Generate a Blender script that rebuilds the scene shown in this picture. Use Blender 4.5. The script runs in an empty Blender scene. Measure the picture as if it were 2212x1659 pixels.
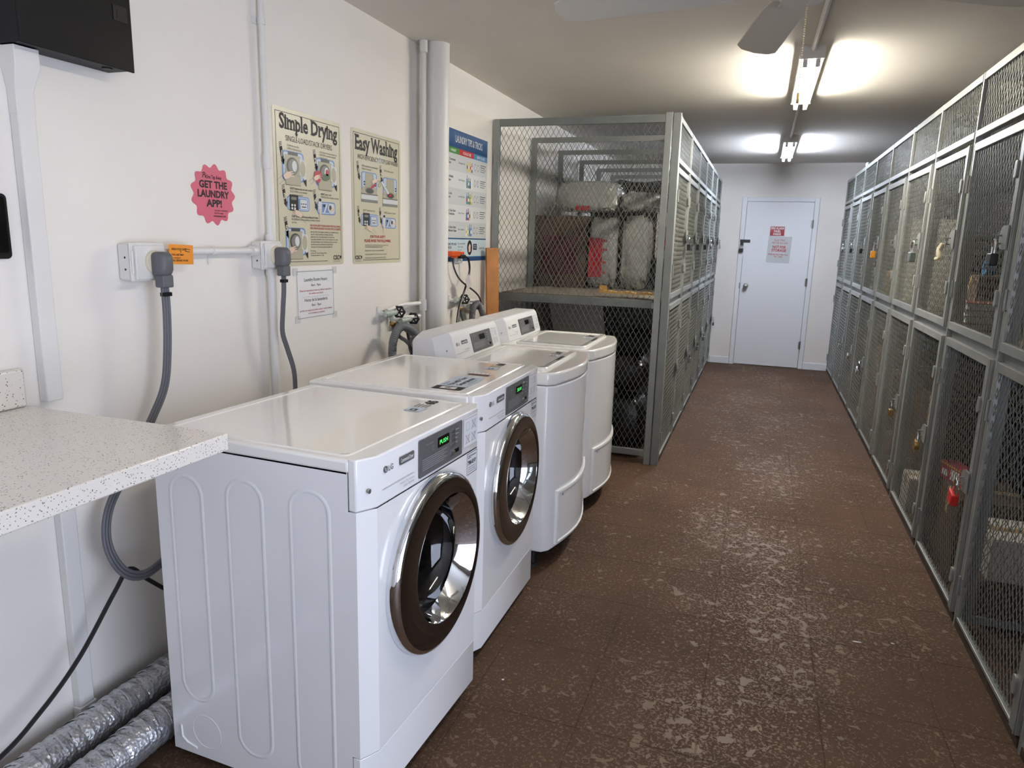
import bpy, math, random
from mathutils import Vector, Matrix, noise
random.seed(7)
S = bpy.context.scene
C = S.collection
PI = math.pi

# ------------------------------------------------------------------ camera, world, exposure
cam_d = bpy.data.cameras.new('camera'); cam = bpy.data.objects.new('camera', cam_d); C.objects.link(cam)
cam_d.sensor_fit = 'HORIZONTAL'; cam_d.sensor_width = 36.0; cam_d.lens = 25.0578
cam_d.clip_start = 0.02
_r, _u, _f = (0.944465, 0.327496, 0.027067), (-0.089934, 0.178381, 0.979843), (-0.316066, 0.927861, -0.197928)
_m = Matrix(((_r[0], _u[0], -_f[0], 1.8187), (_r[1], _u[1], -_f[1], 0.0), (_r[2], _u[2], -_f[2], 1.4954), (0, 0, 0, 1)))
cam.matrix_world = _m
S.camera = cam
S.view_settings.view_transform = 'Standard'; S.view_settings.look = 'None'
S.view_settings.gamma = 1.0; S.view_settings.use_curve_mapping = False
S.view_settings.exposure = 1.25
wd = bpy.data.worlds.new('daylight'); S.world = wd; wd.use_nodes = True
_bg = wd.node_tree.nodes['Background']; _bg.inputs[0].default_value = (0.72, 0.84, 1.0, 1); _bg.inputs[1].default_value = 1.0

_cy = S.cycles; _cy.use_light_tree = False
_cy.max_bounces = 7; _cy.diffuse_bounces = 4; _cy.glossy_bounces = 3; _cy.transmission_bounces = 3; _cy.transparent_max_bounces = 6
_cy.caustics_reflective = False; _cy.caustics_refractive = False
_cy.use_adaptive_sampling = True; _cy.adaptive_threshold = 0.05
wd.cycles.sampling_method = 'NONE'

def area_light(name, loc, rot, sx, sy, power, col):
    d = bpy.data.lights.new(name, 'AREA'); d.shape = 'RECTANGLE'; d.size = sx; d.size_y = sy
    d.energy = power; d.color = col
    o = bpy.data.objects.new(name, d); o.location = loc; o.rotation_euler = rot; C.objects.link(o); return o
# daylight coming in through the wide entrance opening in the right wall, beside and behind the photographer
area_light('entrance_daylight', (3.83, -0.25, 1.08), (PI/2, 0, PI/2), 2.4, 2.0, 29, (0.70, 0.77, 1.0))

# ------------------------------------------------------------------ helpers: materials
def lin(c):
    return tuple(((v/255)/12.92 if v/255 <= 0.04045 else ((v/255+0.055)/1.055)**2.4) for v in c) + (1.0,)
MATS = {}
def mat(name, rgb, rough=0.5, metal=0.0, bump=0.0, bscale=60, coat=0.0, var=0.0, vscale=6, emit=None, estr=0, spec=0.5, trans=0.0, dist=0.002):
    if name in MATS: return MATS[name]
    m = bpy.data.materials.new(name); m.use_nodes = True
    nt = m.node_tree; b = nt.nodes['Principled BSDF']
    b.inputs['Base Color'].default_value = lin(rgb); b.inputs['Roughness'].default_value = rough
    b.inputs['Metallic'].default_value = metal; b.inputs['Specular IOR Level'].default_value = spec
    b.inputs['Coat Weight'].default_value = coat; b.inputs['Coat Roughness'].default_value = 0.08
    b.inputs['Transmission Weight'].default_value = trans
    if emit:
        b.inputs['Emission Color'].default_value = lin(emit); b.inputs['Emission Strength'].default_value = estr
    if bump or var:
        tc = nt.nodes.new('ShaderNodeTexCoord')
    if var:
        n = nt.nodes.new('ShaderNodeTexNoise'); n.inputs['Scale'].default_value = vscale; n.inputs['Detail'].default_value = 6
        nt.links.new(tc.outputs['Object'], n.inputs['Vector'])
        cr = nt.nodes.new('ShaderNodeValToRGB')
        c = lin(rgb)
        cr.color_ramp.elements[0].position = 0.3; cr.color_ramp.elements[1].position = 0.7
        cr.color_ramp.elements[0].color = tuple(max(0, v*(1-var)) for v in c[:3]) + (1,)
        cr.color_ramp.elements[1].color = tuple(min(1, v*(1+var)) for v in c[:3]) + (1,)
        nt.links.new(n.outputs['Fac'], cr.inputs['Fac']); nt.links.new(cr.outputs['Color'], b.inputs['Base Color'])
    if bump:
        n2 = nt.nodes.new('ShaderNodeTexNoise'); n2.inputs['Scale'].default_value = bscale; n2.inputs['Detail'].default_value = 4
        nt.links.new(tc.outputs['Object'], n2.inputs['Vector'])
        bp = nt.nodes.new('ShaderNodeBump'); bp.inputs['Strength'].default_value = bump; bp.inputs['Distance'].default_value = dist
        nt.links.new(n2.outputs['Fac'], bp.inputs['Height']); nt.links.new(bp.outputs['Normal'], b.inputs['Normal'])
    MATS[name] = m
    return m

RWALL_DARK = mat('right_wall_darkened', (112, 104, 94), 0.9, bump=0.5, bscale=18, var=0.12, vscale=3)  # shade put into the right wall's colour so locker interiors stay dark
WALL = mat('wall_paint', (236, 231, 224), 0.55, bump=0.25, bscale=14, var=0.02, vscale=3)
CEIL = mat('ceiling_paint', (222, 217, 208), 0.8, bump=0.3, bscale=40, var=0.03, vscale=2)
WHITE = mat('white_painted_metal', (228, 226, 222), 0.45, bump=0.1, bscale=30)
DOORP = mat('white_door_paint', (234, 235, 237), 0.5, bump=0.1, bscale=25)
ENAM = mat('white_enamel', (238, 238, 239), 0.22, coat=0.4)
ENAMT = mat('white_enamel_top', (242, 240, 236), 0.10, coat=0.6)
PLW = mat('white_plastic', (226, 226, 228), 0.32)
CHROME = mat('chrome', (225, 228, 232), 0.05, 1.0)
BEZEL = mat('dark_mirror_bezel', (70, 60, 54), 0.06, 0.85, coat=0.5)
STEEL = mat('drum_steel', (150, 150, 154), 0.28, 1.0, bump=0.15, bscale=90)
DARK = mat('dark_interior', (28, 28, 30), 0.6)
PANELG = mat('grey_control_plate', (112, 112, 114), 0.35, 0.3)
BLACKG = mat('black_display_glass', (12, 14, 14), 0.1)
GREENLED = mat('green_led', (60, 200, 90), 0.5, emit=(70, 225, 100), estr=0.7)
GREENLED.cycles.emission_sampling = 'NONE'
INK = mat('black_ink', (30, 28, 28), 0.6)
INKG = mat('grey_ink', (105, 105, 108), 0.6)
INKL = mat('pale_ink', (165, 165, 168), 0.6)
REDI = mat('red_ink', (176, 44, 48), 0.6)
PAPER = mat('white_paper', (228, 227, 226), 0.6)
CREAM = mat('cream_poster', (208, 201, 174), 0.35)
CREAMD = mat('cream_print_shade', (178, 172, 146), 0.4)
GREYP = mat('grey_print', (128, 128, 120), 0.4)
GREYPD = mat('dark_grey_print', (66, 66, 64), 0.4)
BLUEP = mat('blue_print', (112, 142, 190), 0.4)
BLUEPL = mat('pale_blue_print', (190, 204, 222), 0.4)
SKIN = mat('skin_tone_print', (228, 200, 178), 0.4)
REDP = mat('crimson_print', (184, 40, 62), 0.4)
GREENP = mat('green_print', (84, 110, 72), 0.4)
PINK = mat('pink_sticker', (214, 100, 122), 0.5)
ORANGE = mat('orange_paper', (240, 150, 46), 0.6)
NAVY = mat('navy_print', (26, 74, 124), 0.4)
SKYB = mat('sky_blue_print', (92, 150, 200), 0.4)
TGREEN = mat('tab_green_print', (70, 140, 60), 0.4)
TRED = mat('tab_red_print', (200, 48, 48), 0.4)
PALEG = mat('pale_grey_print', (214, 216, 216), 0.4)
PALEG2 = mat('pale_grey_band', (200, 203, 204), 0.4)
BLACKM = mat('black_metal', (13, 13, 14), 0.5, spec=0.25, bump=0.1, bscale=200)
GCORD = mat('grey_cord', (100, 100, 105), 0.5)
GHOSE = mat('grey_hose', (120, 122, 126), 0.45)
DCORD = mat('dark_grey_cord', (62, 62, 66), 0.5)
BCORD = mat('black_cord', (16, 16, 17), 0.45)
BRASS = mat('brass', (176, 146, 88), 0.3, 1.0)
BRONZE = mat('aged_valve_metal', (176, 188, 180), 0.5, 0.35, var=0.3, vscale=60)
SILVER = mat('zinc_metal', (170, 172, 172), 0.35, 0.9)
OPLUG = mat('orange_plastic', (214, 84, 26), 0.45)
WOOD = mat('plank_wood', (196, 132, 72), 0.55, var=0.2, vscale=9)
LOCK = mat('grey_locker_paint', (132, 136, 134), 0.42, 0.25, bump=0.15, bscale=90, var=0.10, vscale=7)
LOCKL = mat('locker_rail_paint', (150, 153, 150), 0.36, 0.3, var=0.10, vscale=9)
MESH = mat('locker_mesh_steel', (124, 126, 120), 0.45, 0.4)
SHELF = mat('dusty_shelf_board', (116, 108, 97), 0.8, var=0.1, vscale=10)
CARD = mat('brown_cardboard', (146, 108, 72), 0.85, var=0.08, vscale=8)
CARDD = mat('dark_cardboard', (86, 66, 50), 0.85, var=0.1, vscale=8)
CARDW = mat('white_carton', (206, 202, 192), 0.7)
TAPE = mat('packing_tape', (178, 148, 100), 0.3)
MAROON = mat('maroon_print', (88, 28, 40), 0.7)
WRAP = mat('clear_plastic_wrap', (168, 168, 164), 0.18, bump=0.8, bscale=16, dist=0.03, coat=0.6)
BLKBAG = mat('black_bin_bag', (20, 20, 22), 0.25, bump=0.6, bscale=22, dist=0.01)
GREYB = mat('grey_board', (158, 153, 144), 0.75, var=0.06, vscale=5)
FOIL = None
TUBEW = mat('tube_warm', (255, 250, 235), 0.4, emit=(255, 249, 236), estr=72)
TUBED = mat('tube_warm_dim', (255, 250, 235), 0.4, emit=(255, 246, 236), estr=12.5)  # fixture above the camera, emission turned down to balance the near walls
TUBEC = mat('tube_cool', (245, 248, 255), 0.4, emit=(226, 236, 255), estr=90)

def nodes_of(m):
    nt = m.node_tree; return nt, nt.nodes, nt.links, nt.nodes['Principled BSDF']

def quartz():
    m = mat('speckled_quartz', (224, 218, 210), 0.25, coat=0.2); nt, N, L, b = nodes_of(m)
    tc = N.new('ShaderNodeTexCoord')
    last = None
    base = N.new('ShaderNodeRGB'); base.outputs[0].default_value = lin((226, 221, 213)); last = base.outputs[0]
    for sc, th, col, sd in ((115, 0.19, (104, 92, 86), 0), (165, 0.22, (150, 138, 128), 3.3), (85, 0.11, (66, 58, 56), 7.1)):
        mp = N.new('ShaderNodeMapping'); mp.inputs['Location'].default_value = (sd, sd*1.7, sd*0.6); L.new(tc.outputs['Object'], mp.inputs['Vector'])
        v = N.new('ShaderNodeTexVoronoi'); v.inputs['Scale'].default_value = sc; v.inputs['Randomness'].default_value = 1
        L.new(mp.outputs['Vector'], v.inputs['Vector'])
        lt = N.new('ShaderNodeMath'); lt.operation = 'LESS_THAN'; lt.inputs[1].default_value = th; L.new(v.outputs['Distance'], lt.inputs[0])
        sp = N.new('ShaderNodeSeparateColor'); L.new(v.outputs['Color'], sp.inputs[0])
        gt = N.new('ShaderNodeMath'); gt.operation = 'GREATER_THAN'; gt.inputs[1].default_value = 0.45; L.new(sp.outputs[0], gt.inputs[0])
        mu = N.new('ShaderNodeMath'); mu.operation = 'MULTIPLY'; L.new(lt.outputs[0], mu.inputs[0]); L.new(gt.outputs[0], mu.inputs[1])
        mx = N.new('ShaderNodeMix'); mx.data_type = 'RGBA'; L.new(mu.outputs[0], mx.inputs[0]); L.new(last, mx.inputs[6]); mx.inputs[7].default_value = lin(col)
        last = mx.outputs[2]
    L.new(last, b.inputs['Base Color']); return m
QUARTZ = quartz()

def floor_mat():
    m = mat('worn_brown_rubber_floor', (92, 72, 58), 0.6); nt, N, L, b = nodes_of(m)
    g = N.new('ShaderNodeNewGeometry')
    def tex(scale, detail, off=0.0, rough=0.55, dist=0.0):
        mp = N.new('ShaderNodeMapping'); mp.inputs['Location'].default_value = (off, off*0.7, 0); L.new(g.outputs['Position'], mp.inputs['Vector'])
        n = N.new('ShaderNodeTexNoise'); n.inputs['Scale'].default_value = scale; n.inputs['Detail'].default_value = detail
        n.inputs['Roughness'].default_value = rough; n.inputs['Distortion'].default_value = dist
        L.new(mp.outputs['Vector'], n.inputs['Vector']); return n.outputs['Fac']
    def ramp(src, p0, p1, c0=0.0, c1=1.0):
        r = N.new('ShaderNodeMapRange'); r.inputs[1].default_value = p0; r.inputs[2].default_value = p1
        r.inputs[3].default_value = c0; r.inputs[4].default_value = c1; r.interpolation_type = 'SMOOTHSTEP'
        L.new(src, r.inputs[0]); return r.outputs[0]
    def mth(op, a, c):
        q = N.new('ShaderNodeMath'); q.operation = op
        for i, s in enumerate((a, c)):
            if isinstance(s, (int, float)): q.inputs[i].default_value = s
            else: L.new(s, q.inputs[i])
        return q.outputs[0]
    sx = N.new('ShaderNodeSeparateXYZ'); L.new(g.outputs['Position'], sx.inputs[0])
    aisle = mth('MULTIPLY', ramp(sx.outputs[0], 1.25, 1.75), ramp(sx.outputs[0], 2.35, 2.0))   # where feet have polished the rubber
    zone = mth('ADD', ramp(tex(1.6, 3, 5.0), 0.34, 0.66, -0.05, 0.035), mth('MULTIPLY', aisle, 0.05))
    patch = ramp(mth('ADD', tex(23, 3, 0.0, 0.5, 0.4), zone), 0.645, 0.665)
    fine = ramp(mth('ADD', tex(95, 2, 9.0, 0.5, 0.8), mth('MULTIPLY', zone, 0.9)), 0.58, 0.62)
    worn = mth('MAXIMUM', patch, mth('MULTIPLY', fine, 0.75))
    tone = tex(2.2, 5, 2.0)
    cr = N.new('ShaderNodeValToRGB'); L.new(tone, cr.inputs['Fac'])
    cr.color_ramp.elements[0].position = 0.3; cr.color_ramp.elements[0].color = lin((71, 51, 36))
    cr.color_ramp.elements[1].position = 0.72; cr.color_ramp.elements[1].color = lin((85, 62, 44))
    mx = N.new('ShaderNodeMix'); mx.data_type = 'RGBA'; L.new(mth('MULTIPLY', worn, 0.6), mx.inputs[0]); L.new(cr.outputs['Color'], mx.inputs[6])
    mx.inputs[7].default_value = lin((119, 98, 75)); L.new(mx.outputs[2], b.inputs['Base Color'])
    L.new(ramp(worn, 0.0, 1.0, 0.85, 0.50), b.inputs['Roughness'])
    b.inputs['Specular IOR Level'].default_value = 0.35
    (lambda *a: None)(0)
    bp = N.new('ShaderNodeBump'); bp.inputs['Strength'].default_value = 0.55; bp.inputs['Distance'].default_value = 0.0025
    L.new(mth('ADD', mth('MULTIPLY', tex(130, 3, 1.0), mth('SUBTRACT', 1.0, worn)), mth('MULTIPLY', worn, 0.4)), bp.inputs['Height'])
    L.new(bp.outputs['Normal'], b.inputs['Normal'])
    return m
FLOOR = floor_mat()

def foil():
    m = mat('crinkled_foil', (196, 197, 200), 0.30, 0.75); nt, N, L, b = nodes_of(m)
    tc = N.new('ShaderNodeTexCoord'); v = N.new('ShaderNodeTexVoronoi'); v.inputs['Scale'].default_value = 105
    n = N.new('ShaderNodeTexNoise'); n.inputs['Scale'].default_value = 38; n.inputs['Detail'].default_value = 5
    L.new(tc.outputs['Object'], v.inputs['Vector']); L.new(tc.outputs['Object'], n.inputs['Vector'])
    ad = N.new('ShaderNodeMath'); ad.operation = 'ADD'; L.new(v.outputs['Distance'], ad.inputs[0]); L.new(n.outputs['Fac'], ad.inputs[1])
    bp = N.new('ShaderNodeBump'); bp.inputs['Strength'].default_value = 0.7; bp.inputs['Distance'].default_value = 0.0035
    L.new(ad.outputs[0], bp.inputs['Height']); L.new(bp.outputs['Normal'], b.inputs['Normal']); return m
FOIL = foil()

def glass():
    m = bpy.data.materials.new('smoked_door_glass'); m.use_nodes = True; nt = m.node_tree; N = nt.nodes; L = nt.links
    N.remove(N['Principled BSDF']); out = N['Material Output']
    t = N.new('ShaderNodeBsdfTransparent'); t.inputs[0].default_value = (0.55, 0.55, 0.58, 1)
    g = N.new('ShaderNodeBsdfGlossy'); g.inputs['Roughness'].default_value = 0.03; g.inputs[0].default_value = (1, 1, 1, 1)
    f = N.new('ShaderNodeFresnel'); f.inputs[0].default_value = 1.6
    x = N.new('ShaderNodeMixShader'); L.new(f.outputs[0], x.inputs[0]); L.new(t.outputs[0], x.inputs[1]); L.new(g.outputs[0], x.inputs[2])
    L.new(x.outputs[0], out.inputs['Surface']); return m
GLASS = glass()

# ------------------------------------------------------------------ helpers: geometry
class MB:
    def __init__(s): s.v = []; s.f = []; s.m = []
    def add(s, vs, fs, mi=0):
        o = len(s.v); s.v += [tuple(p) for p in vs]; s.f += [tuple(i+o for i in f) for f in fs]; s.m += [mi]*len(fs); return s
    def box(s, x0, y0, z0, x1, y1, z1, mi=0):
        vs = [(x0,y0,z0),(x1,y0,z0),(x1,y1,z0),(x0,y1,z0),(x0,y0,z1),(x1,y0,z1),(x1,y1,z1),(x0,y1,z1)]
        return s.add(vs, [(0,3,2,1),(4,5,6,7),(0,1,5,4),(1,2,6,5),(2,3,7,6),(3,0,4,7)], mi)
    def prism(s, pts, z0, z1, mi=0, fn=None):
        n = len(pts); fn = fn or (lambda a, b, c: (a, b, c))
        vs = [fn(x, y, z0) for x, y in pts] + [fn(x, y, z1) for x, y in pts]
        fs = [tuple(range(n-1, -1, -1)), tuple(range(n, 2*n))] + [(i, (i+1) % n, n+(i+1) % n, n+i) for i in range(n)]
        return s.add(vs, fs, mi)
    def tube(s, path, r, n=8, mi=0, caps=True):
        P = [Vector(p) for p in path]; k = len(P); rr = r if isinstance(r, (list, tuple)) else [r]*k
        T = []
        for i in range(k):
            a = P[max(i-1, 0)]; b = P[min(i+1, k-1)]; T.append((b-a).normalized())
        ref = Vector((0, 0, 1)) if abs(T[0].z) < 0.9 else Vector((1, 0, 0))
        nn = (ref - T[0]*ref.dot(T[0])).normalized(); vs = []
        for i in range(k):
            nn = (nn - T[i]*nn.dot(T[i])).normalized(); bb = T[i].cross(nn)
            for j in range(n):
                a = 2*PI*j/n; vs.append(P[i] + (nn*math.cos(a) + bb*math.sin(a))*rr[i])
        fs = [(i*n+j, i*n+(j+1) % n, (i+1)*n+(j+1) % n, (i+1)*n+j) for i in range(k-1) for j in range(n)]
        if caps: fs += [tuple(range(n-1, -1, -1)), tuple(range((k-1)*n, k*n))]
        return s.add(vs, fs, mi)
    def cyl(s, a, b, r, n=12, mi=0): return s.tube([a, b], r, n, mi)
    def lathe(s, prof, c=(0,0,0), axis='z', n=24, mi=0, cap=True):
        vs = []
        for r, h in prof:
            for j in range(n):
                a = 2*PI*j/n; p = (r*math.cos(a), r*math.sin(a), h)
                if axis == 'x': p = (p[2], p[0], p[1])
                elif axis == 'y': p = (p[1], p[2], p[0])
                vs.append((c[0]+p[0], c[1]+p[1], c[2]+p[2]))
        k = len(prof)
        fs = [(i*n+j, i*n+(j+1) % n, (i+1)*n+(j+1) % n, (i+1)*n+j) for i in range(k-1) for j in range(n)]
        if cap:
            if prof[0][0] > 1e-5: fs.append(tuple(range(n-1, -1, -1)))
            if prof[-1][0] > 1e-5: fs.append(tuple(range((k-1)*n, k*n)))
        return s.add(vs, fs, mi)
    def loft(s, rings, mi=0, close=True):
        n = len(rings[0]); vs = [p for r in rings for p in r]
        fs = [(i*n+j, i*n+(j+1) % n, (i+1)*n+(j+1) % n, (i+1)*n+j) for i in range(len(rings)-1) for j in range(n if close else n-1)]
        return s.add(vs, fs, mi)

def obj(name, mb, mats, parent=None, smooth=True, bevel=0.0, seg=2, loc=None, rotz=0.0):
    me = bpy.data.meshes.new(name); me.from_pydata(mb.v, [], mb.f)
    for m in (mats if isinstance(mats, (list, tuple)) else [mats]): me.materials.append(m)
    if any(mb.m): me.polygons.foreach_set('material_index', mb.m)
    me.update()
    if smooth:
        me.polygons.foreach_set('use_smooth', [True]*len(me.polygons)); me.set_sharp_from_angle(angle=math.radians(38))
    o = bpy.data.objects.new(name, me); C.objects.link(o)
    if parent: o.parent = parent
    if loc: o.location = loc
    o.rotation_euler.z = rotz
    if bevel:
        b = o.modifiers.new('bevel', 'BEVEL'); b.width = bevel; b.segments = seg; b.limit_method = 'ANGLE'; b.angle_limit = math.radians(40)
        b.harden_normals = False
    return o
def tag(o, label, cat, group=None):
    o['label'] = label; o['category'] = cat
    if group: o['group'] = group
    return o
def thing(name, label, cat, loc=(0,0,0), rotz=0.0, group=None):
    o = bpy.data.objects.new(name, None); C.objects.link(o); o.location = loc; o.rotation_euler.z = rotz
    o.empty_display_size = 0.05
    return tag(o, label, cat, group)
def struct(o): o['kind'] = 'structure'; return o
def share(src, name, parent, loc=(0,0,0), rotz=0.0):
    o = bpy.data.objects.new(name, src.data); C.objects.link(o); o.parent = parent; o.location = loc; o.rotation_euler.z = rotz
    for m in src.modifiers:
        if m.type == 'BEVEL':
            b = o.modifiers.new('bevel', 'BEVEL'); b.width = m.width; b.segments = m.segments; b.limit_method = 'ANGLE'; b.angle_limit = m.angle_limit
    return o

_tc = {}
def text_geo(s, bold=0.0):
    k = (s, bold)
    if k not in _tc:
        cu = bpy.data.curves.new('t', 'FONT'); cu.body = s; cu.size = 1.0; cu.resolution_u = 2; cu.offset = bold
        o = bpy.data.objects.new('t', cu); me = bpy.data.meshes.new_from_object(o)
        vs = [(v.co.x, v.co.y) for v in me.vertices]; fs = [tuple(p.vertices) for p in me.polygons]
        bpy.data.objects.remove(o); bpy.data.meshes.remove(me); bpy.data.curves.remove(cu)
        xs = [v[0] for v in vs] or [0]
        _tc[k] = (vs, fs, min(xs), max(xs))
    return _tc[k]

class Flat:
    """flat print on a surface: origin O, unit axes U (right), V (up), N (out); thin layers stacked along N"""
    def __init__(s, O, U, V): s.O = Vector(O); s.U = Vector(U).normalized(); s.V = Vector(V).normalized(); s.N = s.U.cross(s.V); s.mb = MB(); s.mats = []; s.step = 0.0003; s.xf = None
    def mi(s, m):
        if m not in s.mats: s.mats.append(m)
        return s.mats.index(m)
    def P(s, u, v, l):
        if s.xf: u, v = s.xf(u, v)
        return s.O + s.U*u + s.V*v + s.N*(l*s.step)
    def poly(s, pts, m, l=1): s.mb.add([s.P(u, v, l) for u, v in pts], [tuple(range(len(pts)))], s.mi(m))
    def rect(s, u0, v0, u1, v1, m, l=1): s.poly([(u0,v0),(u1,v0),(u1,v1),(u0,v1)], m, l)
    def rrect(s, u0, v0, u1, v1, r, m, l=1, n=5): s.poly(rr_pts(u0, v0, u1, v1, r, n), m, l)
    def ell(s, u, v, a, b, m, l=1, n=24, a0=0.0, a1=2*PI): s.poly([(u+a*math.cos(a0+(a1-a0)*i/n), v+b*math.sin(a0+(a1-a0)*i/n)) for i in range(n)], m, l)
    def line(s, pts, w, m, l=1):
        for (a, b), (c, d) in zip(pts[:-1], pts[1:]):
            dx, dy = c-a, d-b; k = math.hypot(dx, dy) or 1; nx, ny = -dy/k*w/2, dx/k*w/2
            s.poly([(a-nx,b-ny),(c-nx,d-ny),(c+nx,d+ny),(a+nx,b+ny)], m, l)
    def frame(s, u0, v0, u1, v1, w, m, l=1):
        s.rect(u0, v0, u1, v0+w, m, l); s.rect(u0, v1-w, u1, v1, m, l); s.rect(u0, v0+w, u0+w, v1-w, m, l); s.rect(u1-w, v0+w, u1, v1-w, m, l)
    def text(s, t, u, v, h, m, l=2, al='l', bold=0.0, width=None, ang=0.0):
        vs, fs, x0, x1 = text_geo(t, bold); k = h/0.72; sx = k
        if width: sx = width/max(1e-6, x1-x0)
        off = {'l': -x0*sx, 'c': -(x0+x1)/2*sx, 'r': -x1*sx}[al]
        ca, sa = math.cos(ang), math.sin(ang)
        pts = []
        for x, y in vs:
            a, b = off+x*sx, y*k; pts.append(s.P(u+a*ca-b*sa, v+a*sa+b*ca, l))
        s.mb.add(pts, fs, s.mi(m))
    def build(s, name, parent=None): return obj(name, s.mb, s.mats, parent, smooth=False)

def rr_pts(x0, y0, x1, y1, r, n=5):
    out = []
    for cx, cy, a in ((x1-r, y0+r, -PI/2), (x1-r, y1-r, 0), (x0+r, y1-r, PI/2), (x0+r, y0+r, PI)):
        out += [(cx+r*math.cos(a+PI/2*i/n), cy+r*math.sin(a+PI/2*i/n)) for i in range(n+1)]
    return out
def smooth_path(pts, n=6):
    P = [Vector(p) for p in pts]; out = []
    for i in range(len(P)-1):
        p0 = P[max(i-1,0)]; p1 = P[i]; p2 = P[i+1]; p3 = P[min(i+2, len(P)-1)]
        for j in range(n):
            t = j/n
            out.append(0.5*((2*p1) + (p2-p0)*t + (2*p0-5*p1+4*p2-p3)*t*t + (3*p1-p0-3*p2+p3)*t**3))
    out.append(P[-1]); return out

# ------------------------------------------------------------------ the setting
XR, XL, YL, YB, YN, HC, XW = 2.6916, 1.26, 4.81, 9.567, -2.0, 2.496, 3.85
o = struct(obj('floor', MB().box(-0.15, YN-0.1, -0.1, XW+0.1, YB+0.1, -0.003), FLOOR))
base_floor = o
TX, TY = 0.366, 0.42
tile_mb = MB().box(0.0018, 0.0007, -0.003, TX-0.0018, TY-0.0007, 0.0)
first = None
for i in range(6):
    for j in range(25):
        p = (0.663+i*TX, -0.57+j*TY, 0)
        if first is None:
            first = obj('floor_tile', tile_mb, FLOOR, base_floor, smooth=False, bevel=0.0016, seg=2, loc=p)
        else:
            share(first, 'floor_tile', base_floor, p)
struct(obj('ceiling', MB().box(-0.1, YN-0.1, HC, XW+0.1, YB+0.1, HC+0.1), CEIL))
struct(obj('wall_left', MB().box(-0.12, YN, -0.003, 0, YB, HC), WALL))
wr = MB().box(XW, YN, -0.003, XW+0.12, -1.5, HC).box(XW, 1.0, -0.003, XW+0.12, YB, HC).box(XW, -1.5, 2.12, XW+0.12, 1.0, HC)
struct(obj('wall_right', wr, RWALL_DARK))
struct(obj('wall_far', MB().box(-0.12, YB, -0.003, XW+0.12, YB+0.12, HC), WALL))
struct(obj('wall_near', MB().box(-0.12, YN-0.12, -0.003, XW+0.12, YN, HC), WALL))

# the meter room door in the far wall
d0, d1, dh = 1.578, 2.358, 2.044
dr = thing('door_1', 'white flush door with a steel knob in the far wall', 'door', (0, YB, 0)); struct(dr)
obj('door_leaf', MB().box(d0+0.004, -0.022, 0.012, d1-0.004, -0.002, dh-0.004), DOORP, dr, bevel=0.002)
fm = MB().box(d0-0.055, -0.018, 0, d0, -0.0005, dh+0.05).box(d1, -0.018, 0, d1+0.055, -0.0005, dh+0.05).box(d0, -0.018, dh, d1, -0.0005, dh+0.05)
obj('door_frame', fm, DOORP, dr, bevel=0.003)
for z in (1.78, 1.08, 0.30):
    hb = obj('hinge', MB().cyl((d1-0.002, -0.028, z-0.05), (d1-0.002, -0.028, z+0.05), 0.008, 8).box(d1-0.022, -0.0245, z-0.045, d1-0.004, -0.022, z+0.045), SILVER, dr)
kb = MB().lathe([(0.032, 0.0), (0.032, -0.006), (0.012, -0.01), (0.012, -0.032), (0.026, -0.042), (0.03, -0.055), (0.024, -0.066), (0.0, -0.07)], (1.648, -0.022, 1.01), 'y', 20)
obj('door_knob', kb, SILVER, dr)
obj('hasp', MB().box(1.535, -0.03, 1.545, 1.655, -0.022, 1.58).box(1.54, -0.034, 1.50, 1.575, -0.022, 1.545), mat('dark_hasp_metal', (60, 60, 62), 0.4, 0.7), dr, bevel=0.002)
obj('strike_plate', MB().box(d0-0.012, -0.0225, 0.975, d0+0.003, -0.018, 1.045), SILVER, dr)
struct(obj('baseboard_far', MB().box(XL+0.02, YB-0.014, 0, d0-0.056, YB-0.0005, 0.085), DOORP, bevel=0.003))
struct(obj('baseboard_far_right', MB().box(d1+0.056, YB-0.014, 0, XR-0.0, YB-0.0005, 0.085), DOORP, bevel=0.003))
pl = thing('padlock', 'dark padlock hanging from the hasp of the white far door', 'padlock', (1.555, YB-0.045, 1.50))
obj('body', MB().box(-0.024, -0.011, -0.075, 0.024, 0.009, -0.03), mat('dark_hasp_metal', (60,60,62)), pl, bevel=0.004)
obj('shackle', MB().tube([(-0.015, 0, -0.03), (-0.015, 0, -0.005), (-0.008, 0, 0.006), (0.008, 0, 0.006), (0.015, 0, -0.005), (0.015, 0, -0.03)], 0.0035, 6), SILVER, pl)

# signs on the far door (facing -y): right = +x
sg = tag(obj('fire_alarm_sign', MB().box(1.878, YB-0.0245, 1.634, 2.044, YB-0.0222, 1.745), mat('dark_red_sign', (150, 26, 36), 0.4)), 'small dark red fire alarm panel sign on the far white door', 'sign')
F = Flat((1.878, YB-0.0246, 1.634), (1,0,0), (0,0,1))
for i, t in enumerate(('FIRE ALARM', 'PANEL', 'INSIDE')):
    F.text(t, 0.083, 0.078-i*0.034, 0.026, PAPER, 1, 'c', 0.03, width=(0.15, 0.08, 0.088)[i])
F.build('lettering', sg)
sg = obj('meter_room_sign', MB().box(-0.135, -0.0015, -0.16, 0.135, 0, 0.16), mat('grey_plastic_sign', (196, 200, 200), 0.4), loc=(2.0, YB-0.0225, 1.468))
sg.rotation_euler.y = math.radians(1.5)
tag(sg, 'pale grey electric meter room sign with red letters on the far door', 'sign')
F = Flat((-0.135, -0.0017, -0.16), (1,0,0), (0,0,1))
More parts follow.
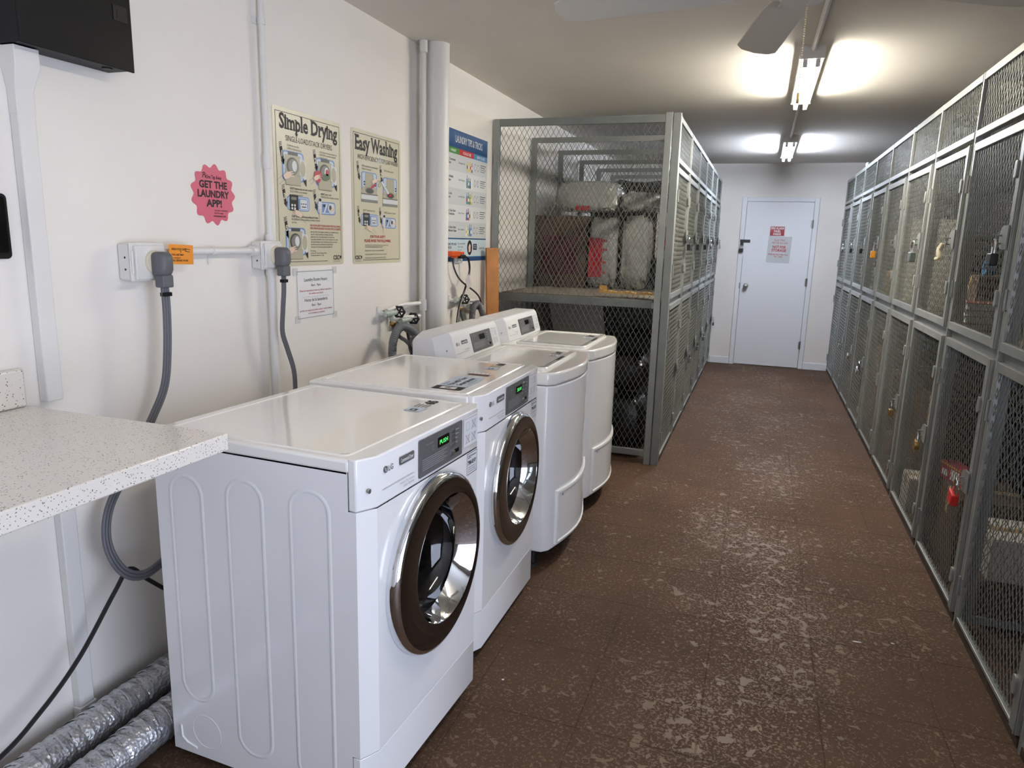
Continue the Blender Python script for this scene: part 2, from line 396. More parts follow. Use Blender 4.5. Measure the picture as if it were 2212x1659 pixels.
for lines in ((('ELECTRIC', 0.262, 0.024, 0.0, 0.13), ('METER ROOM', 0.228, 0.024, 0.0, 0.18)), (('NOT FOR', 0.176, 0.032, 0.035, 0.155), ('STORAGE', 0.136, 0.032, 0.035, 0.17)), (('PEERLESS ELECTRIC INC.', 0.092, 0.016, 0.02, 0.235), ('723 - 0900', 0.066, 0.015, 0.02, 0.1))):
    F = Flat((-0.135, -0.0017, -0.16), (1,0,0), (0,0,1))
    for tx, v, h, bo, wd_ in lines: F.text(tx, 0.135, v, h, REDI, 1, 'c', bo, width=wd_)
    F.build('lettering', sg)

# ------------------------------------------------------------------ ceiling lights
def light_fixture(y0, y1, x, label, tm):
    t = thing('fluorescent_light', label, 'ceiling light', (x, y0, 0), group='fluorescent lights along the ceiling'); L = y1-y0
    obj('channel', MB().prism([(-0.058, HC-0.001), (-0.058, HC-0.054), (-0.054, HC-0.058), (0.054, HC-0.058), (0.058, HC-0.054), (0.058, HC-0.001)], 0, L, 0, lambda a, b, c: (a, c, b)), WHITE, t)
    for e in (0.0, L):
        obj('end_plate', MB().box(-0.06, e-0.004, HC-0.062, 0.06, e+0.004, HC-0.0005), WHITE, t)
    for sx in (-1, 1):
        for e, sg in ((0.012, 1), (L-0.012, -1)):
            obj('lamp_holder', MB().box(sx*0.03-0.012, e-0.007, HC-0.100, sx*0.03+0.012, e+0.007, HC-0.058), PLW, t, bevel=0.003)
        tb = obj('tube', MB().cyl((sx*0.03, 0.022, HC-0.080), (sx*0.03, L-0.022, HC-0.080), 0.0128, 10), tm, t)
    return t
light_fixture(4.13, 5.37, 1.965, 'lit twin tube fluorescent fixture nearer to the ceiling fan', TUBEW)
light_fixture(7.25, 8.47, 1.965, 'lit twin tube fluorescent fixture close to the far door', TUBEC)
light_fixture(1.0, 2.24, 1.985, 'lit twin tube fluorescent fixture above the camera, out of the picture', TUBED)
tag(obj('ceiling_conduit', MB().tube([(1.985, 2.24, HC-0.014), (1.985, 3.0, HC-0.014), (1.968, 4.16, HC-0.014)], 0.0125, 8), WHITE), 'white painted conduit running from the fan side to the first ceiling light', 'conduit')
tag(obj('ceiling_conduit', MB().tube([(1.965, 5.36, HC-0.012), (1.965, 7.26, HC-0.012)], 0.0105, 8), WHITE), 'thin white conduit joining the two fluorescent ceiling lights', 'conduit')

# ceiling fan
fx, fy = 1.86, 2.285
fan = thing('ceiling_fan', 'white ceiling fan with pale blades and a beaded pull chain', 'ceiling fan', (fx, fy, 0))
FANW = mat('fan_white', (206, 202, 192), 0.5)
obj('canopy', MB().lathe([(0.075, HC-0.0005), (0.07, HC-0.035), (0.03, HC-0.055), (0.02, HC-0.06)], n=24), FANW, fan)
obj('motor_housing', MB().lathe([(0.02, HC-0.055), (0.10, HC-0.075), (0.125, HC-0.10), (0.125, HC-0.24), (0.105, HC-0.265), (0.07, HC-0.275)], n=32), FANW, fan)
obj('switch_housing', MB().lathe([(0.068, HC-0.27), (0.068, HC-0.315), (0.058, HC-0.33), (0.0, HC-0.332)], n=28), FANW, fan)
for k in range(5):
    a = math.radians(173-72*k); ca, sa = math.cos(a), math.sin(a)
    zt = HC-0.287
    def rot(x, y, z): return (x*ca-y*sa, x*sa+y*ca, z)
    br = MB().prism([(0.09, -0.02), (0.19, -0.03), (0.21, 0.0), (0.19, 0.03), (0.09, 0.02)], zt-0.004, zt+0.002, 0, rot)
    bo = obj('blade', MB().prism([(0.17, -0.05), (0.30, -0.062), (0.69, -0.07), (0.73, -0.05), (0.745, 0.0), (0.73, 0.05), (0.69, 0.07), (0.30, 0.062), (0.17, 0.05)], zt+0.002, zt+0.008, 0,
             lambda x, y, z: rot(x, y, z + y*0.2)), FANW, fan, bevel=0.002)
    obj('blade_iron', br, FANW, bo)
ch = MB()
for i in range(38): ch.lathe([(0.0, -0.0029), (0.0029, 0.0), (0.0, 0.0029)], (0.012, 0.0, HC-0.335-i*0.0062), n=6)
obj('pull_chain', ch, mat('chain_cream', (196, 184, 150), 0.4, 0.3), fan)
obj('chain_pull', MB().lathe([(0.0, -0.004), (0.014, -0.004), (0.016, 0.0), (0.014, 0.004), (0.0, 0.004)], (0.012, 0.0, HC-0.335-38*0.0062-0.014), 'x', 16), mat('pull_medallion', (200, 172, 112), 0.4, 0.4), fan)

# ------------------------------------------------------------------ lockers
BW = 0.8047
def mesh_panel(w, h, a=0.018, b=0.032, t=0.0029, d=0.0019):
    """expanded diamond mesh in the (u, v) plane, thickness along n; returns verts (u, v, n) and faces"""
    vs, fs = [], []
    nu = int(w/a)+1; nv = int(h/b)
    for i in range(nu+1):
        pts = []
        for j in range(nv+2):
            u = i*a + (a/2 if (i+j) % 2 == 0 else -a/2); v = min(j*b, h); pts.append((min(max(u, 0), w), v))
        o = len(vs)
        for u, v in pts: vs += [(u-t/2, v, -d/2), (u+t/2, v, -d/2), (u+t/2, v, d/2), (u-t/2, v, d/2)]
        for j in range(len(pts)-1):
            for q in range(4): fs.append((o+j*4+q, o+j*4+(q+1) % 4, o+j*4+4+(q+1) % 4, o+j*4+4+q))
    return vs, fs
def panel_mb(w, h, fn, **k):
    vs, fs = mesh_panel(w, h, **k); m = MB(); m.add([fn(*p) for p in vs], fs); return m

ZT0, ZT1 = 2.012, 2.295           # fixed top panel
ZU0, ZU1 = 1.135, 1.985           # upper door
ZL0, ZL1 = 0.038, 1.095           # lower door
PW = 0.036                        # post width along y
_proto = {}
RUST = mat('rusty_sill', (70, 56, 46), 0.7, 0.2, var=0.3, vscale=14)
def locker_parts(depth):
    """meshes of one bay: local x=0 face plane (front = -x), interior +x, y from 0 (near post centre) to BW"""
    P = {}
    P['post'] = MB().box(0.0, -PW/2, 0, 0.03, -0.002, ZT1).box(0.006, 0.0, 0, 0.03, PW/2, ZT1-0.004)
    y0, y1 = PW/2+0.002, BW-PW/2-0.002
    P['top_frame'] = MB().box(0.002, y0, ZT1-0.034, 0.026, y1, ZT1).box(0.0, y0, ZT0, 0.028, y1, ZT0+0.03)
    P['top_mesh'] = panel_mb(y1-y0, ZT1-ZT0-0.05, lambda u, v, n: (0.014+n, y0+u, ZT0+0.025+v))
    def door(z0, z1, rb=0.036):
        a, b = y0+0.003, y1-0.003
        f = MB().box(-0.006, a, z0, 0.02, a+0.058, z1).box(0.0, b-0.022, z0, 0.02, b, z1).box(-0.002, a+0.058, z0, 0.02, b-0.022, z0+rb).box(-0.002, a+0.058, z1-0.036, 0.02, b-0.022, z1)
        f.box(-0.010, a+0.004, z0, -0.006, a+0.012, z1)
        return f, panel_mb(b-a-0.06, z1-z0-0.025-rb*0.7, lambda u, v, n: (0.010+n, a+0.05+u, z0+rb*0.7+v))
    P['ud_frame'], P['ud_mesh'] = door(ZU0, ZU1); P['ld_frame'], P['ld_mesh'] = door(ZL0, ZL1, 0.014)
    def clip(z): return MB().prism(rr_pts(y0+0.046, z-0.032, y0+0.076, z+0.032, 0.011, 3), -0.014, -0.002, 0, lambda a, b, c: (c, a, b))
    def hinge(z): return MB().cyl((-0.006, y1-0.004, z-0.04), (-0.006, y1-0.004, z+0.04), 0.006, 8).box(-0.003, y1-0.022, z-0.035, 0.0, y1+0.001, z+0.035)
    for n, z in (('uc0', ZU0+0.19), ('uc1', ZU1-0.18), ('lc0', ZL0+0.14), ('lc1', ZL1-0.19)): P[n] = clip(z)
    for n, z in (('uh0', ZU0+0.19), ('uh1', ZU1-0.18), ('lh0', ZL0+0.14), ('lh1', ZL1-0.19)): P[n] = hinge(z)
    def hasp(z):
        m = MB(); pts = [(y0+0.02, z-0.045), (y0+0.075, z-0.045)] + [(y0+0.075+0.045*math.cos(t), z+0.0+0.045*math.sin(t)) for t in [(-PI/2)+PI*i/8 for i in range(9)]] + [(y0+0.02, z+0.045)]
        m.prism(pts, -0.016, -0.010, 0, lambda a, b, c: (c, a, b)); m.tube([(-0.016, y0+0.085, z+0.008), (-0.035, y0+0.085, z+0.008), (-0.035, y0+0.085, z-0.022), (-0.016, y0+0.085, z-0.022)], 0.004, 6); return m
    P['uhasp'] = hasp(1.555); P['lhasp'] = hasp(0.585)
    P['shelf'] = MB().box(0.03, 0.002, 1.105, depth-0.06, BW-PW/2-0.002, 1.130)
    P['shelf_rail'] = MB().box(0.021, PW/2, 1.085, 0.03, BW-PW/2, 1.128)
    P['sill'] = MB().box(0.002, PW/2, 0.0, 0.026, BW-PW/2, 0.030)
    P['part_frame'] = MB().box(0.03, -0.014, 2.25, depth-0.004, 0.0, 2.29).box(depth-0.05, -0.014, 0.02, depth-0.004, 0.0, 2.25).box(0.03, -0.014, 0.02, 0.06, 0.0, 2.25).box(0.06, -0.014, 0.02, depth-0.05, 0.0, 0.05)
    P['part_mesh'] = panel_mb(depth-0.11, 2.2, lambda u, v, n: (0.06+u, -0.007+n, 0.05+v))
    return P
ORD = ['zeroth', 'first', 'second', 'third', 'fourth', 'fifth', 'sixth', 'seventh', 'eighth', 'ninth', 'tenth']
def locker(key, depth, name, label, loc, rotz, group, last=False, partition=True):
    t = thing(name, label, 'locker', loc, rotz, group)
    new = key not in _proto
    if new: _proto[key] = {'mb': locker_parts(depth), 'o': {}}
    pr = _proto[key]
    def put(k, nm, m, parent, loc=(0,0,0), bevel=0.0):
        if k in pr['o']: return share(pr['o'][k], nm, parent, loc)
        o = obj(nm, pr['mb'][k], m, parent, bevel=bevel, smooth=bevel == 0 and False, loc=loc); pr['o'][k] = o; return o
    put('post', 'post', LOCKL, t, bevel=0.002)
    if last: put('post', 'post', LOCKL, t, (0, BW, 0))
    a = put('top_frame', 'top_panel', LOCKL, t, bevel=0.002); put('top_mesh', 'wire_mesh', MESH, a)
    for q, nm, z in (('u', 'upper_door', 0), ('l', 'lower_door', 0)):
        d = put(q+'d_frame', nm, LOCKL, t, bevel=0.002); put(q+'d_mesh', 'wire_mesh', MESH, d)
        put(q+'hasp', 'hasp', LOCK, d)
        for i in '01': put(q+'c'+i, 'clip', LOCKL, d, bevel=0.002); put(q+'h'+i, 'hinge', LOCKL, d)
    put('shelf', 'shelf', SHELF, t); put('shelf_rail', 'shelf_rail', LOCK, t); put('sill', 'sill', RUST, t)
    if partition:
        f = put('part_frame', 'partition', LOCK, t); put('part_mesh', 'wire_mesh', MESH, f)
    return t
RY0 = 3.9434-3*BW
for b in range(10):
    n = 10-b
    lab = ('mesh locker of the right row, closest to the camera', 'mesh locker at the right picture edge, second of the right row from the camera')[b] if b < 2 else 'grey mesh locker in the right row, %s from the far door' % ORD[n]
    locker('R', 1.12, 'wire_locker', lab, (XR, RY0+b*BW, 0), 0, 'mesh lockers of the right row', last=(b == 9))
LP = (YB-0.03-YL)/6.0
for b in range(6):
    # left row: turned half round so that its doors face the aisle
    t = locker('L', 1.25, 'wire_locker', 'grey mesh locker in the left row, %s from the washing machines' % ORD[b+1], (XL, YL+0.02+(b+1)*LP, 0), PI, 'mesh lockers of the left row', last=(b == 0), partition=(b != 5))
    t.scale.y = LP/BW

# end panel of the left row, facing the washers
ep = thing('locker_end_panel', 'wide diamond mesh end panel of the left lockers facing the washers', 'mesh panel', (0, YL-0.035, 0))
obj('post', MB().box(0.012, 0, 0.0, 0.052, 0.03, 2.297), LOCKL, ep, bevel=0.002)
obj('post', MB().box(1.165, 0, 0.0, 1.208, 0.03, 2.31), LOCKL, ep, bevel=0.002)
obj('post', MB().box(1.214, 0, 0.0, 1.262, 0.034, 2.305), LOCK, ep, bevel=0.002)
obj('top_rail', MB().box(0.052, 0.002, 2.25, 1.165, 0.026, 2.297), LOCK, ep, bevel=0.002)
obj('bottom_rail', MB().box(0.052, 0.002, 0.055, 1.165, 0.026, 0.10), LOCK, ep, bevel=0.002)
obj('shelf_bracket', MB().box(0.06, 0.034, 1.072, 1.20, 0.05, 1.126).box(1.15, 0.002, 1.072, 1.175, 0.036, 1.11), LOCK, ep, bevel=0.002)
obj('wire_mesh', panel_mb(1.115, 2.16, lambda u, v, n: (0.051+u, 0.014+n, 0.095+v), t=0.0027, a=0.0185, b=0.033, d=0.002), MESH, ep, smooth=False)

# ------------------------------------------------------------------ laundry machines
def lg_logo(F, u, v, h, l=1):
    r = h*0.62
    F.ell(u, v, r, r, INKG, l, 20); F.line([(u-r*0.15, v+r*0.5), (u-r*0.15, v-r*0.4), (u+r*0.35, v-r*0.4)], r*0.16, PAPER, l+1)
    F.line([(u+r*0.8, v), (u+r*0.3, v)], r*0.16, PAPER, l+1); F.ell(u-r*0.5, v+r*0.3, r*0.14, r*0.14, PAPER, l+1, 8)
    F.text('LG', u+r*1.4, v-h*0.5, h, INKG, l, 'l', 0.01)
def display_plate(parent, x, y0, y1, z0, z1, word, tilt=(0,0,1)):
    """grey plate with lettering, a small display, and push buttons; faces +x"""
    pl = obj('control_plate', MB().prism(rr_pts(y0, z0, y1, z1, 0.004, 3), x, x+0.0025, 0, lambda a, b, c: (c, a, b)), PANELG, parent)
    w, h = y1-y0, z1-z0
    F = Flat((x+0.0026, y0, z0), (0,1,0), (0,0,1)); 
    for i in range(6): F.line([(w*0.06, h*(0.44-i*0.055)), (w*(0.55 if i % 2 else 0.62), h*(0.44-i*0.055))], h*0.014, INKL, 1)
    F.text('Commercial', w*0.14, h*0.78, h*0.055, INKL, 1); F.ell(w*0.1, h*0.62, h*0.04, h*0.06, INKG, 1, 10); F.ell(w*0.3, h*0.64, h*0.06, h*0.07, INKL, 1, 14); F.ell(w*0.3, h*0.64, h*0.052, h*0.062, PANELG, 2, 14)
    for i in range(4): F.text(('Normal', 'Delicate', 'Perm', 'Start')[i], w*0.83, h*(0.80-i*0.12), h*0.045, PAPER, 1)
    F.line([(w*0.94, h*0.9), (w*0.94, h*0.42)], h*0.012, INKL, 1)
    F.build('lettering', pl)
    dsp = obj('display', MB().prism(rr_pts(y0+w*0.40, z0+h*0.56, y0+w*0.66, z0+h*0.84, 0.003, 3), x+0.002, x+0.0042, 0, lambda a, b, c: (c, a, b)), BLACKG, pl)
    if word:
        F = Flat((x+0.0044, y0+w*0.53, z0+h*0.64), (0,1,0), (0,0,1)); F.text(word, 0, 0, h*0.12, GREENLED, 0, 'c', 0.01, width=w*0.19); F.build('display_digits', pl)
    for i in range(4):
        obj('button', MB().prism(rr_pts(y0+w*0.72, z0+h*(0.78-i*0.13), y0+w*0.80, z0+h*(0.86-i*0.13), 0.003, 2), x+0.002, x+0.006, 0, lambda a, b, c: (c, a, b)), SILVER, pl)
    obj('button', MB().prism(rr_pts(y0+w*0.71, z0+h*0.14, y0+w*0.80, z0+h*0.25, 0.003, 2), x+0.002, x+0.006, 0, lambda a, b, c: (c, a, b)), SILVER, pl)
    obj('key_slot', MB().box(x+0.002, y0+w*0.80, z0+h*0.15, x+0.0036, y0+w*0.91, z0+h*0.26), BLACKG, pl)
    return pl
def icon_sticker(parent, x, y0, y1, z0, z1):
    st = obj('care_sticker', MB().prism(rr_pts(y0, z0, y1, z1, 0.004, 3), x, x+0.0008, 0, lambda a, b, c: (c, a, b)), mat('pale_sticker', (222, 223, 228), 0.4), parent)
    F = Flat((x+0.0009, y0, z0), (0,1,0), (0,0,1)); w, h = y1-y0, z1-z0
    for i in (0.27, 0.70):
        for j in (0.25, 0.68):
            F.frame(w*(i-0.12), h*(j-0.13), w*(i+0.12), h*(j+0.13), 0.0012, INKL, 1)
            if i > 0.5 or j < 0.5: F.line([(w*(i-0.16), h*(j-0.16)), (w*(i+0.16), h*(j+0.16))], 0.0012, INKG, 2); F.line([(w*(i-0.16), h*(j+0.16)), (w*(i+0.16), h*(j-0.16))], 0.0012, INKG, 2)
    F.rect(w*0.05, h*0.93, w*0.95, h*0.95, INKL, 1)
    F.build('print', st); return st
def code_sticker(parent, x, y0, y1, z0, z1, code):
    st = obj('code_sticker', MB().box(x, y0, z0, x+0.0007, y1, z1), mat('pale_sticker', (222, 223, 228)), parent, smooth=False)
    F = Flat((x+0.0008, y0, z0), (0,1,0), (0,0,1)); w, h = y1-y0, z1-z0
    F.frame(0, 0, w, h, 0.0018, INK, 1); F.text('CSC', w*0.08, h*0.76, h*0.14, INK, 1, 'l', 0.02); F.text(code, w*0.5, h*0.45, h*0.2, INK, 1, 'c', 0.03, width=w*0.82)
    F.line([(w*0.4, h*0.84), (w*0.9, h*0.84)], h*0.05, INKG, 1)
    for i in range(3): F.line([(w*0.12, h*(0.33-i*0.1)), (w*0.85, h*(0.33-i*0.1))], h*0.025, INKG, 1)
    F.build('print', st); return st
def top_label(parent, z, u, v, num, w=0.15):
    """sticker on a machine top; reads from the front, so right = +y and up = -x"""
    F = Flat((u, v, z), (0,1,0), (-1,0,0))
    F.rect(0, 0, w*0.33, 0.055, BLUEPL, 1); F.rect(w*0.06, 0.018, w*0.2, 0.04, INK, 2); F.rect(w*0.09, 0.024, w*0.15, 0.034, PAPER, 3)
    for i in range(4): F.line([(w*0.36, 0.048-i*0.012), (w*0.62, 0.048-i*0.012)], 0.003, INK, 2)
    F.text(num, w*0.68, 0.012, 0.034, INK, 2, 'l', 0.04)
    F.build('number_sticker', parent)

def dryer(label, loc, rotz, W, word, code, pay):
    t = thing('dryer', label, 'dryer', loc, rotz, 'front loading dryers beside the counter')
    D, X1, H = 0.612, 0.66, 0.987
    zs0, zs1 = 0.03, 0.948
    b = MB()
    b.add([(0,0,zs0),(D,0,zs0),(D,W,zs0),(0,W,zs0),(0,0,zs1),(D,0,zs1),(D,W,zs1),(0,W,zs1)], [(0,3,2,1),(0,1,5,4),(2,3,7,6),(3,0,4,7)])
    b.add([(D-0.004,0.001,0.80),(D-0.004,W-0.001,0.80),(D-0.004,W-0.001,0.97),(D-0.004,0.001,0.97)], [(0,1,2,3)])
    body = obj('body', b, ENAM, t)
    for (a, c, z0, z1) in ((0.045, 0.165, 0.205, 0.875), (0.237, 0.362, 0.09, 0.89), (0.436, 0.563, 0.07, 0.895)):
        rings = []
        for ins, dy in ((0.0, -0.0002), (0.004, -0.0018), (0.008, -0.0018), (0.012, -0.0006)):
            rings.append([(x, dy, z) for x, z in rr_pts(a+ins, z0+ins, c-ins, z1-ins, 0.058-ins*0.8, 7)])
        obj('pressed_rib', MB().loft(rings), ENAM, body)
    rg = MB(); rg.loft([[(0.125+r*math.cos(2*PI*i/32), d, 0.115+r*math.sin(2*PI*i/32)) for i in range(32)] for r, d in ((0.052, -0.0001), (0.0505, -0.0009), (0.049, -0.0001))])
    obj('vent_knockout', rg, ENAM, body)
    obj('pressed_rib', MB().tube([(0.03, -0.0002, 0.11), (0.032, -0.0002, 0.075), (0.05, -0.0002, 0.06), (0.085, -0.0002, 0.052)], 0.0035, 6), ENAM, body)
    for fx_ in (0.05, 0.56):
        for fy_ in (0.05, W-0.05):
            obj('foot', MB().lathe([(0.022, 0.0), (0.022, 0.012), (0.012, 0.014), (0.012, 0.035)], (fx_, fy_, 0), n=12), DARK, t)
    # top: plate with rounded edge and a shallow raised border
    tp = MB(); tp.box(-0.005, -0.002, zs1+0.002, D+0.004, W+0.002, H-0.004)
    top = obj('top_panel', tp, ENAMT, t, bevel=0.008, seg=3)
    rings = [[(x, y, z) for x, y in rr_pts(0.028+i, 0.018+i, D-0.012-i, W-0.018-i, 0.02, 4)] for i, z in ((0, H-0.0042), (0.003, H-0.0005), (0.010, H-0.0005), (0.013, H-0.0035))]
    m = MB().loft(rings); m.add(rings[-1], [tuple(range(len(rings[-1])))])
    obj('raised_border', m, ENAMT, top)
    # front
    c0, c1 = 0.05, W-0.05
    prof = [(D, 0.0), (D+0.022, 0.0), (X1, c0), (X1, c1), (D+0.022, W), (D, W)]
    fas = obj('control_panel', MB().prism(prof, 0.8562, H-0.002), ENAM, t, bevel=0.0045, seg=3)
    kick = obj('kick_panel', MB().prism(prof, 0.045, 0.192), ENAM, t, bevel=0.002)
    zc, R0, z0, z1 = 0.60, 0.246, 0.195, 0.855
    fm = MB(); yc = W/2
    def chs(x): return [(x, y) for y in (c0, c1)]
    fm.add([(D,0,z0),(D+0.022,0,z0),(X1,c0,z0),(D,0,z1),(D+0.022,0,z1),(X1,c0,z1)], [(0,1,4,3),(1,2,5,4),(3,4,5),(0,2,1)])
    fm.add([(D,W,z0),(D+0.022,W,z0),(X1,c1,z0),(D,W,z1),(D+0.022,W,z1),(X1,c1,z1)], [(1,0,3,4),(2,1,4,5)])
    angs = sorted([2*PI*i/64 for i in range(64)] + [math.atan2(z-zc, y-yc) % (2*PI) for y in (c0, c1) for z in (z0, z1)])
    n = len(angs); vs = []
    for a in angs:
        cy, cz = math.cos(a), math.sin(a)
        k = min(((c1 if cy > 0 else c0)-yc)/cy if abs(cy) > 1e-6 else 9, ((z1 if cz > 0 else z0)-zc)/cz if abs(cz) > 1e-6 else 9)
        vs += [(X1+0.002, yc+cy*R0, zc+cz*R0), (X1, yc+cy*k, zc+cz*k), (X1-0.04, yc+cy*R0, zc+cz*R0)]
    fm.add(vs, [(3*i, 3*i+1, 3*((i+1) % n)+1, 3*((i+1) % n)) for i in range(n)] + [(3*i+2, 3*i, 3*((i+1) % n), 3*((i+1) % n)+2) for i in range(n)])
    obj('front_panel', fm, ENAM, t)
    # porthole door
    def ring(r, x, dy=0.0, n=64, dz=0.0): return [(x, yc+dy+r*math.cos(2*PI*i/n), zc+dz+r*math.sin(2*PI*i/n)) for i in range(n)]
    dr_ = obj('door', MB().loft([ring(0.253, X1-0.004), ring(0.256, X1+0.006), ring(0.256, X1+0.022), ring(0.250, X1+0.032), ring(0.240, X1+0.036)]), CHROME, t)
    obj('bezel', MB().loft([ring(0.240, X1+0.036), ring(0.232, X1+0.037), ring(0.190, X1+0.036, 0.034), ring(0.186, X1+0.034, 0.036)]), BEZEL, dr_)
    obj('inner_trim', MB().loft([ring(0.186, X1+0.034, 0.036), ring(0.183, X1+0.030, 0.036), ring(0.170, X1+0.002, 0.024), ring(0.163, X1-0.020, 0.017)]), CHROME, dr_)
    g = MB(); rr_ = [ring(0.164*math.cos(a), X1-0.018-0.10*math.sin(a), 0.017) for a in (0.0, 0.3, 0.6, 0.9, 1.15, 1.35, 1.5)]
    g.loft(rr_); obj('door_glass', g, GLASS, dr_)
    dm = MB(); dm.loft([ring(0.27, X1-0.05), ring(0.30, X1-0.09), ring(0.30, 0.06), ring(0.05, 0.045)]); dm.add(ring(0.05, 0.045), [tuple(range(64))])
    dru = obj('drum', dm, STEEL, t)
    for k in range(3):
        a = math.radians(100+120*k); pts = []
        m = MB().prism([(0.3, -0.05), (0.235, -0.012), (0.235, 0.012), (0.3, 0.05)], 0.1, X1-0.12, 0, lambda r, s, x: (x, yc + r*math.cos(a) - s*math.sin(a), zc + r*math.sin(a) + s*math.cos(a)))
        obj('drum_baffle', m, STEEL, dru, bevel=0.006)
    gk = MB().loft([ring(0.248, X1-0.03), ring(0.24, X1-0.045), ring(0.20, X1-0.06), ring(0.19, X1-0.065)])
    obj('door_gasket', gk, mat('grey_gasket', (92, 92, 96), 0.4), t)
    obj('screw', MB().lathe([(0.0, 0.004), (0.006, 0.003), (0.006, 0.0)], (0, 0, 0), 'x', 10), SILVER, fas, loc=(D+0.041, 0.026, 0.905))
    # print and controls
    F = Flat((X1+0.0035, 0, 0), (0,1,0), (0,0,1))
    lg_logo(F, 0.085, 0.943, 0.014)
    F.rrect(0.150, 0.934, 0.222, 0.955, 0.003, PANELG, 1); F.text('Commercial Dryer', 0.186, 0.9395, 0.0105, PAPER, 2, 'c', 0.02, width=0.062)
    F.line([(0.07, 0.895), (0.222, 0.895)], 0.0015, INKL, 1)
    F.text('Sensor Dry System', 0.222, 0.882, 0.0065, INKL, 1, 'r'); F.text('Large Capacity', 0.222, 0.872, 0.0065, INKL, 1, 'r')
    F.build('lettering', fas)
    display_plate(t, X1+0.002, 0.248, 0.505, 0.868, 0.972, word)
    icon_sticker(t, X1+0.002, 0.520, 0.618, 0.880, 0.972)
    code_sticker(t, X1+0.0005, W-0.125, W-0.052, 0.785, 0.853, code)
    top_label(top, H-0.0028, 0.53, W*0.72, '65' if not pay else '66', 0.16)
    if pay:
        F = Flat((0.555, 0.07, H-0.0028), (0,1,0), (-1,0,0))
        F.rect(0.0, 0.0, 0.055, 0.11, INK, 1); F.rrect(0.012, 0.025, 0.043, 0.085, 0.006, PAPER, 2); F.text('R', 0.02, 0.045, 0.022, INK, 3, 'l', 0.04)
        F.rect(0.055, 0.0, 0.24, 0.11, BLUEPL, 1); F.text('Pay with Your', 0.15, 0.062, 0.022, INK, 2, 'c', 0.03, width=0.15); F.text('Smartphone', 0.15, 0.03, 0.022, INK, 2, 'c', 0.03, width=0.14)
        F.text('Scan to get the app', 0.15, 0.012, 0.008, INK, 2, 'c'); F.line([(0.07, 0.095), (0.13, 0.095)], 0.004, INKG, 2)
        F.build('payment_sticker', top)
        F = Flat((0.548, 0.355, H-0.0028), (0,1,0), (-1,0,0))
        F.rect(0.0, 0.0, 0.025, 0.085, mat('brown_ink', (92, 56, 44), 0.6), 1); F.rect(0.028, 0.0, 0.06, 0.09, PAPER, 1)
        for i in range(5): F.line([(0.034, 0.01+i*0.017), (0.056, 0.01+i*0.017)], 0.003, REDI if i % 2 else INKG, 2)
        F.build('warning_sticker', top)
    return t
dryer('front loading dryer nearest the camera, next to the speckled counter', (0.337, 1.412, 0), -0.05, 0.672, 'PUSH', '798-KHY', False)
dryer('front loading dryer between the nearer dryer and the washers', (0.3236, 2.137, 0), 0.0, 0.686, '35:0', '795-KHY', True)

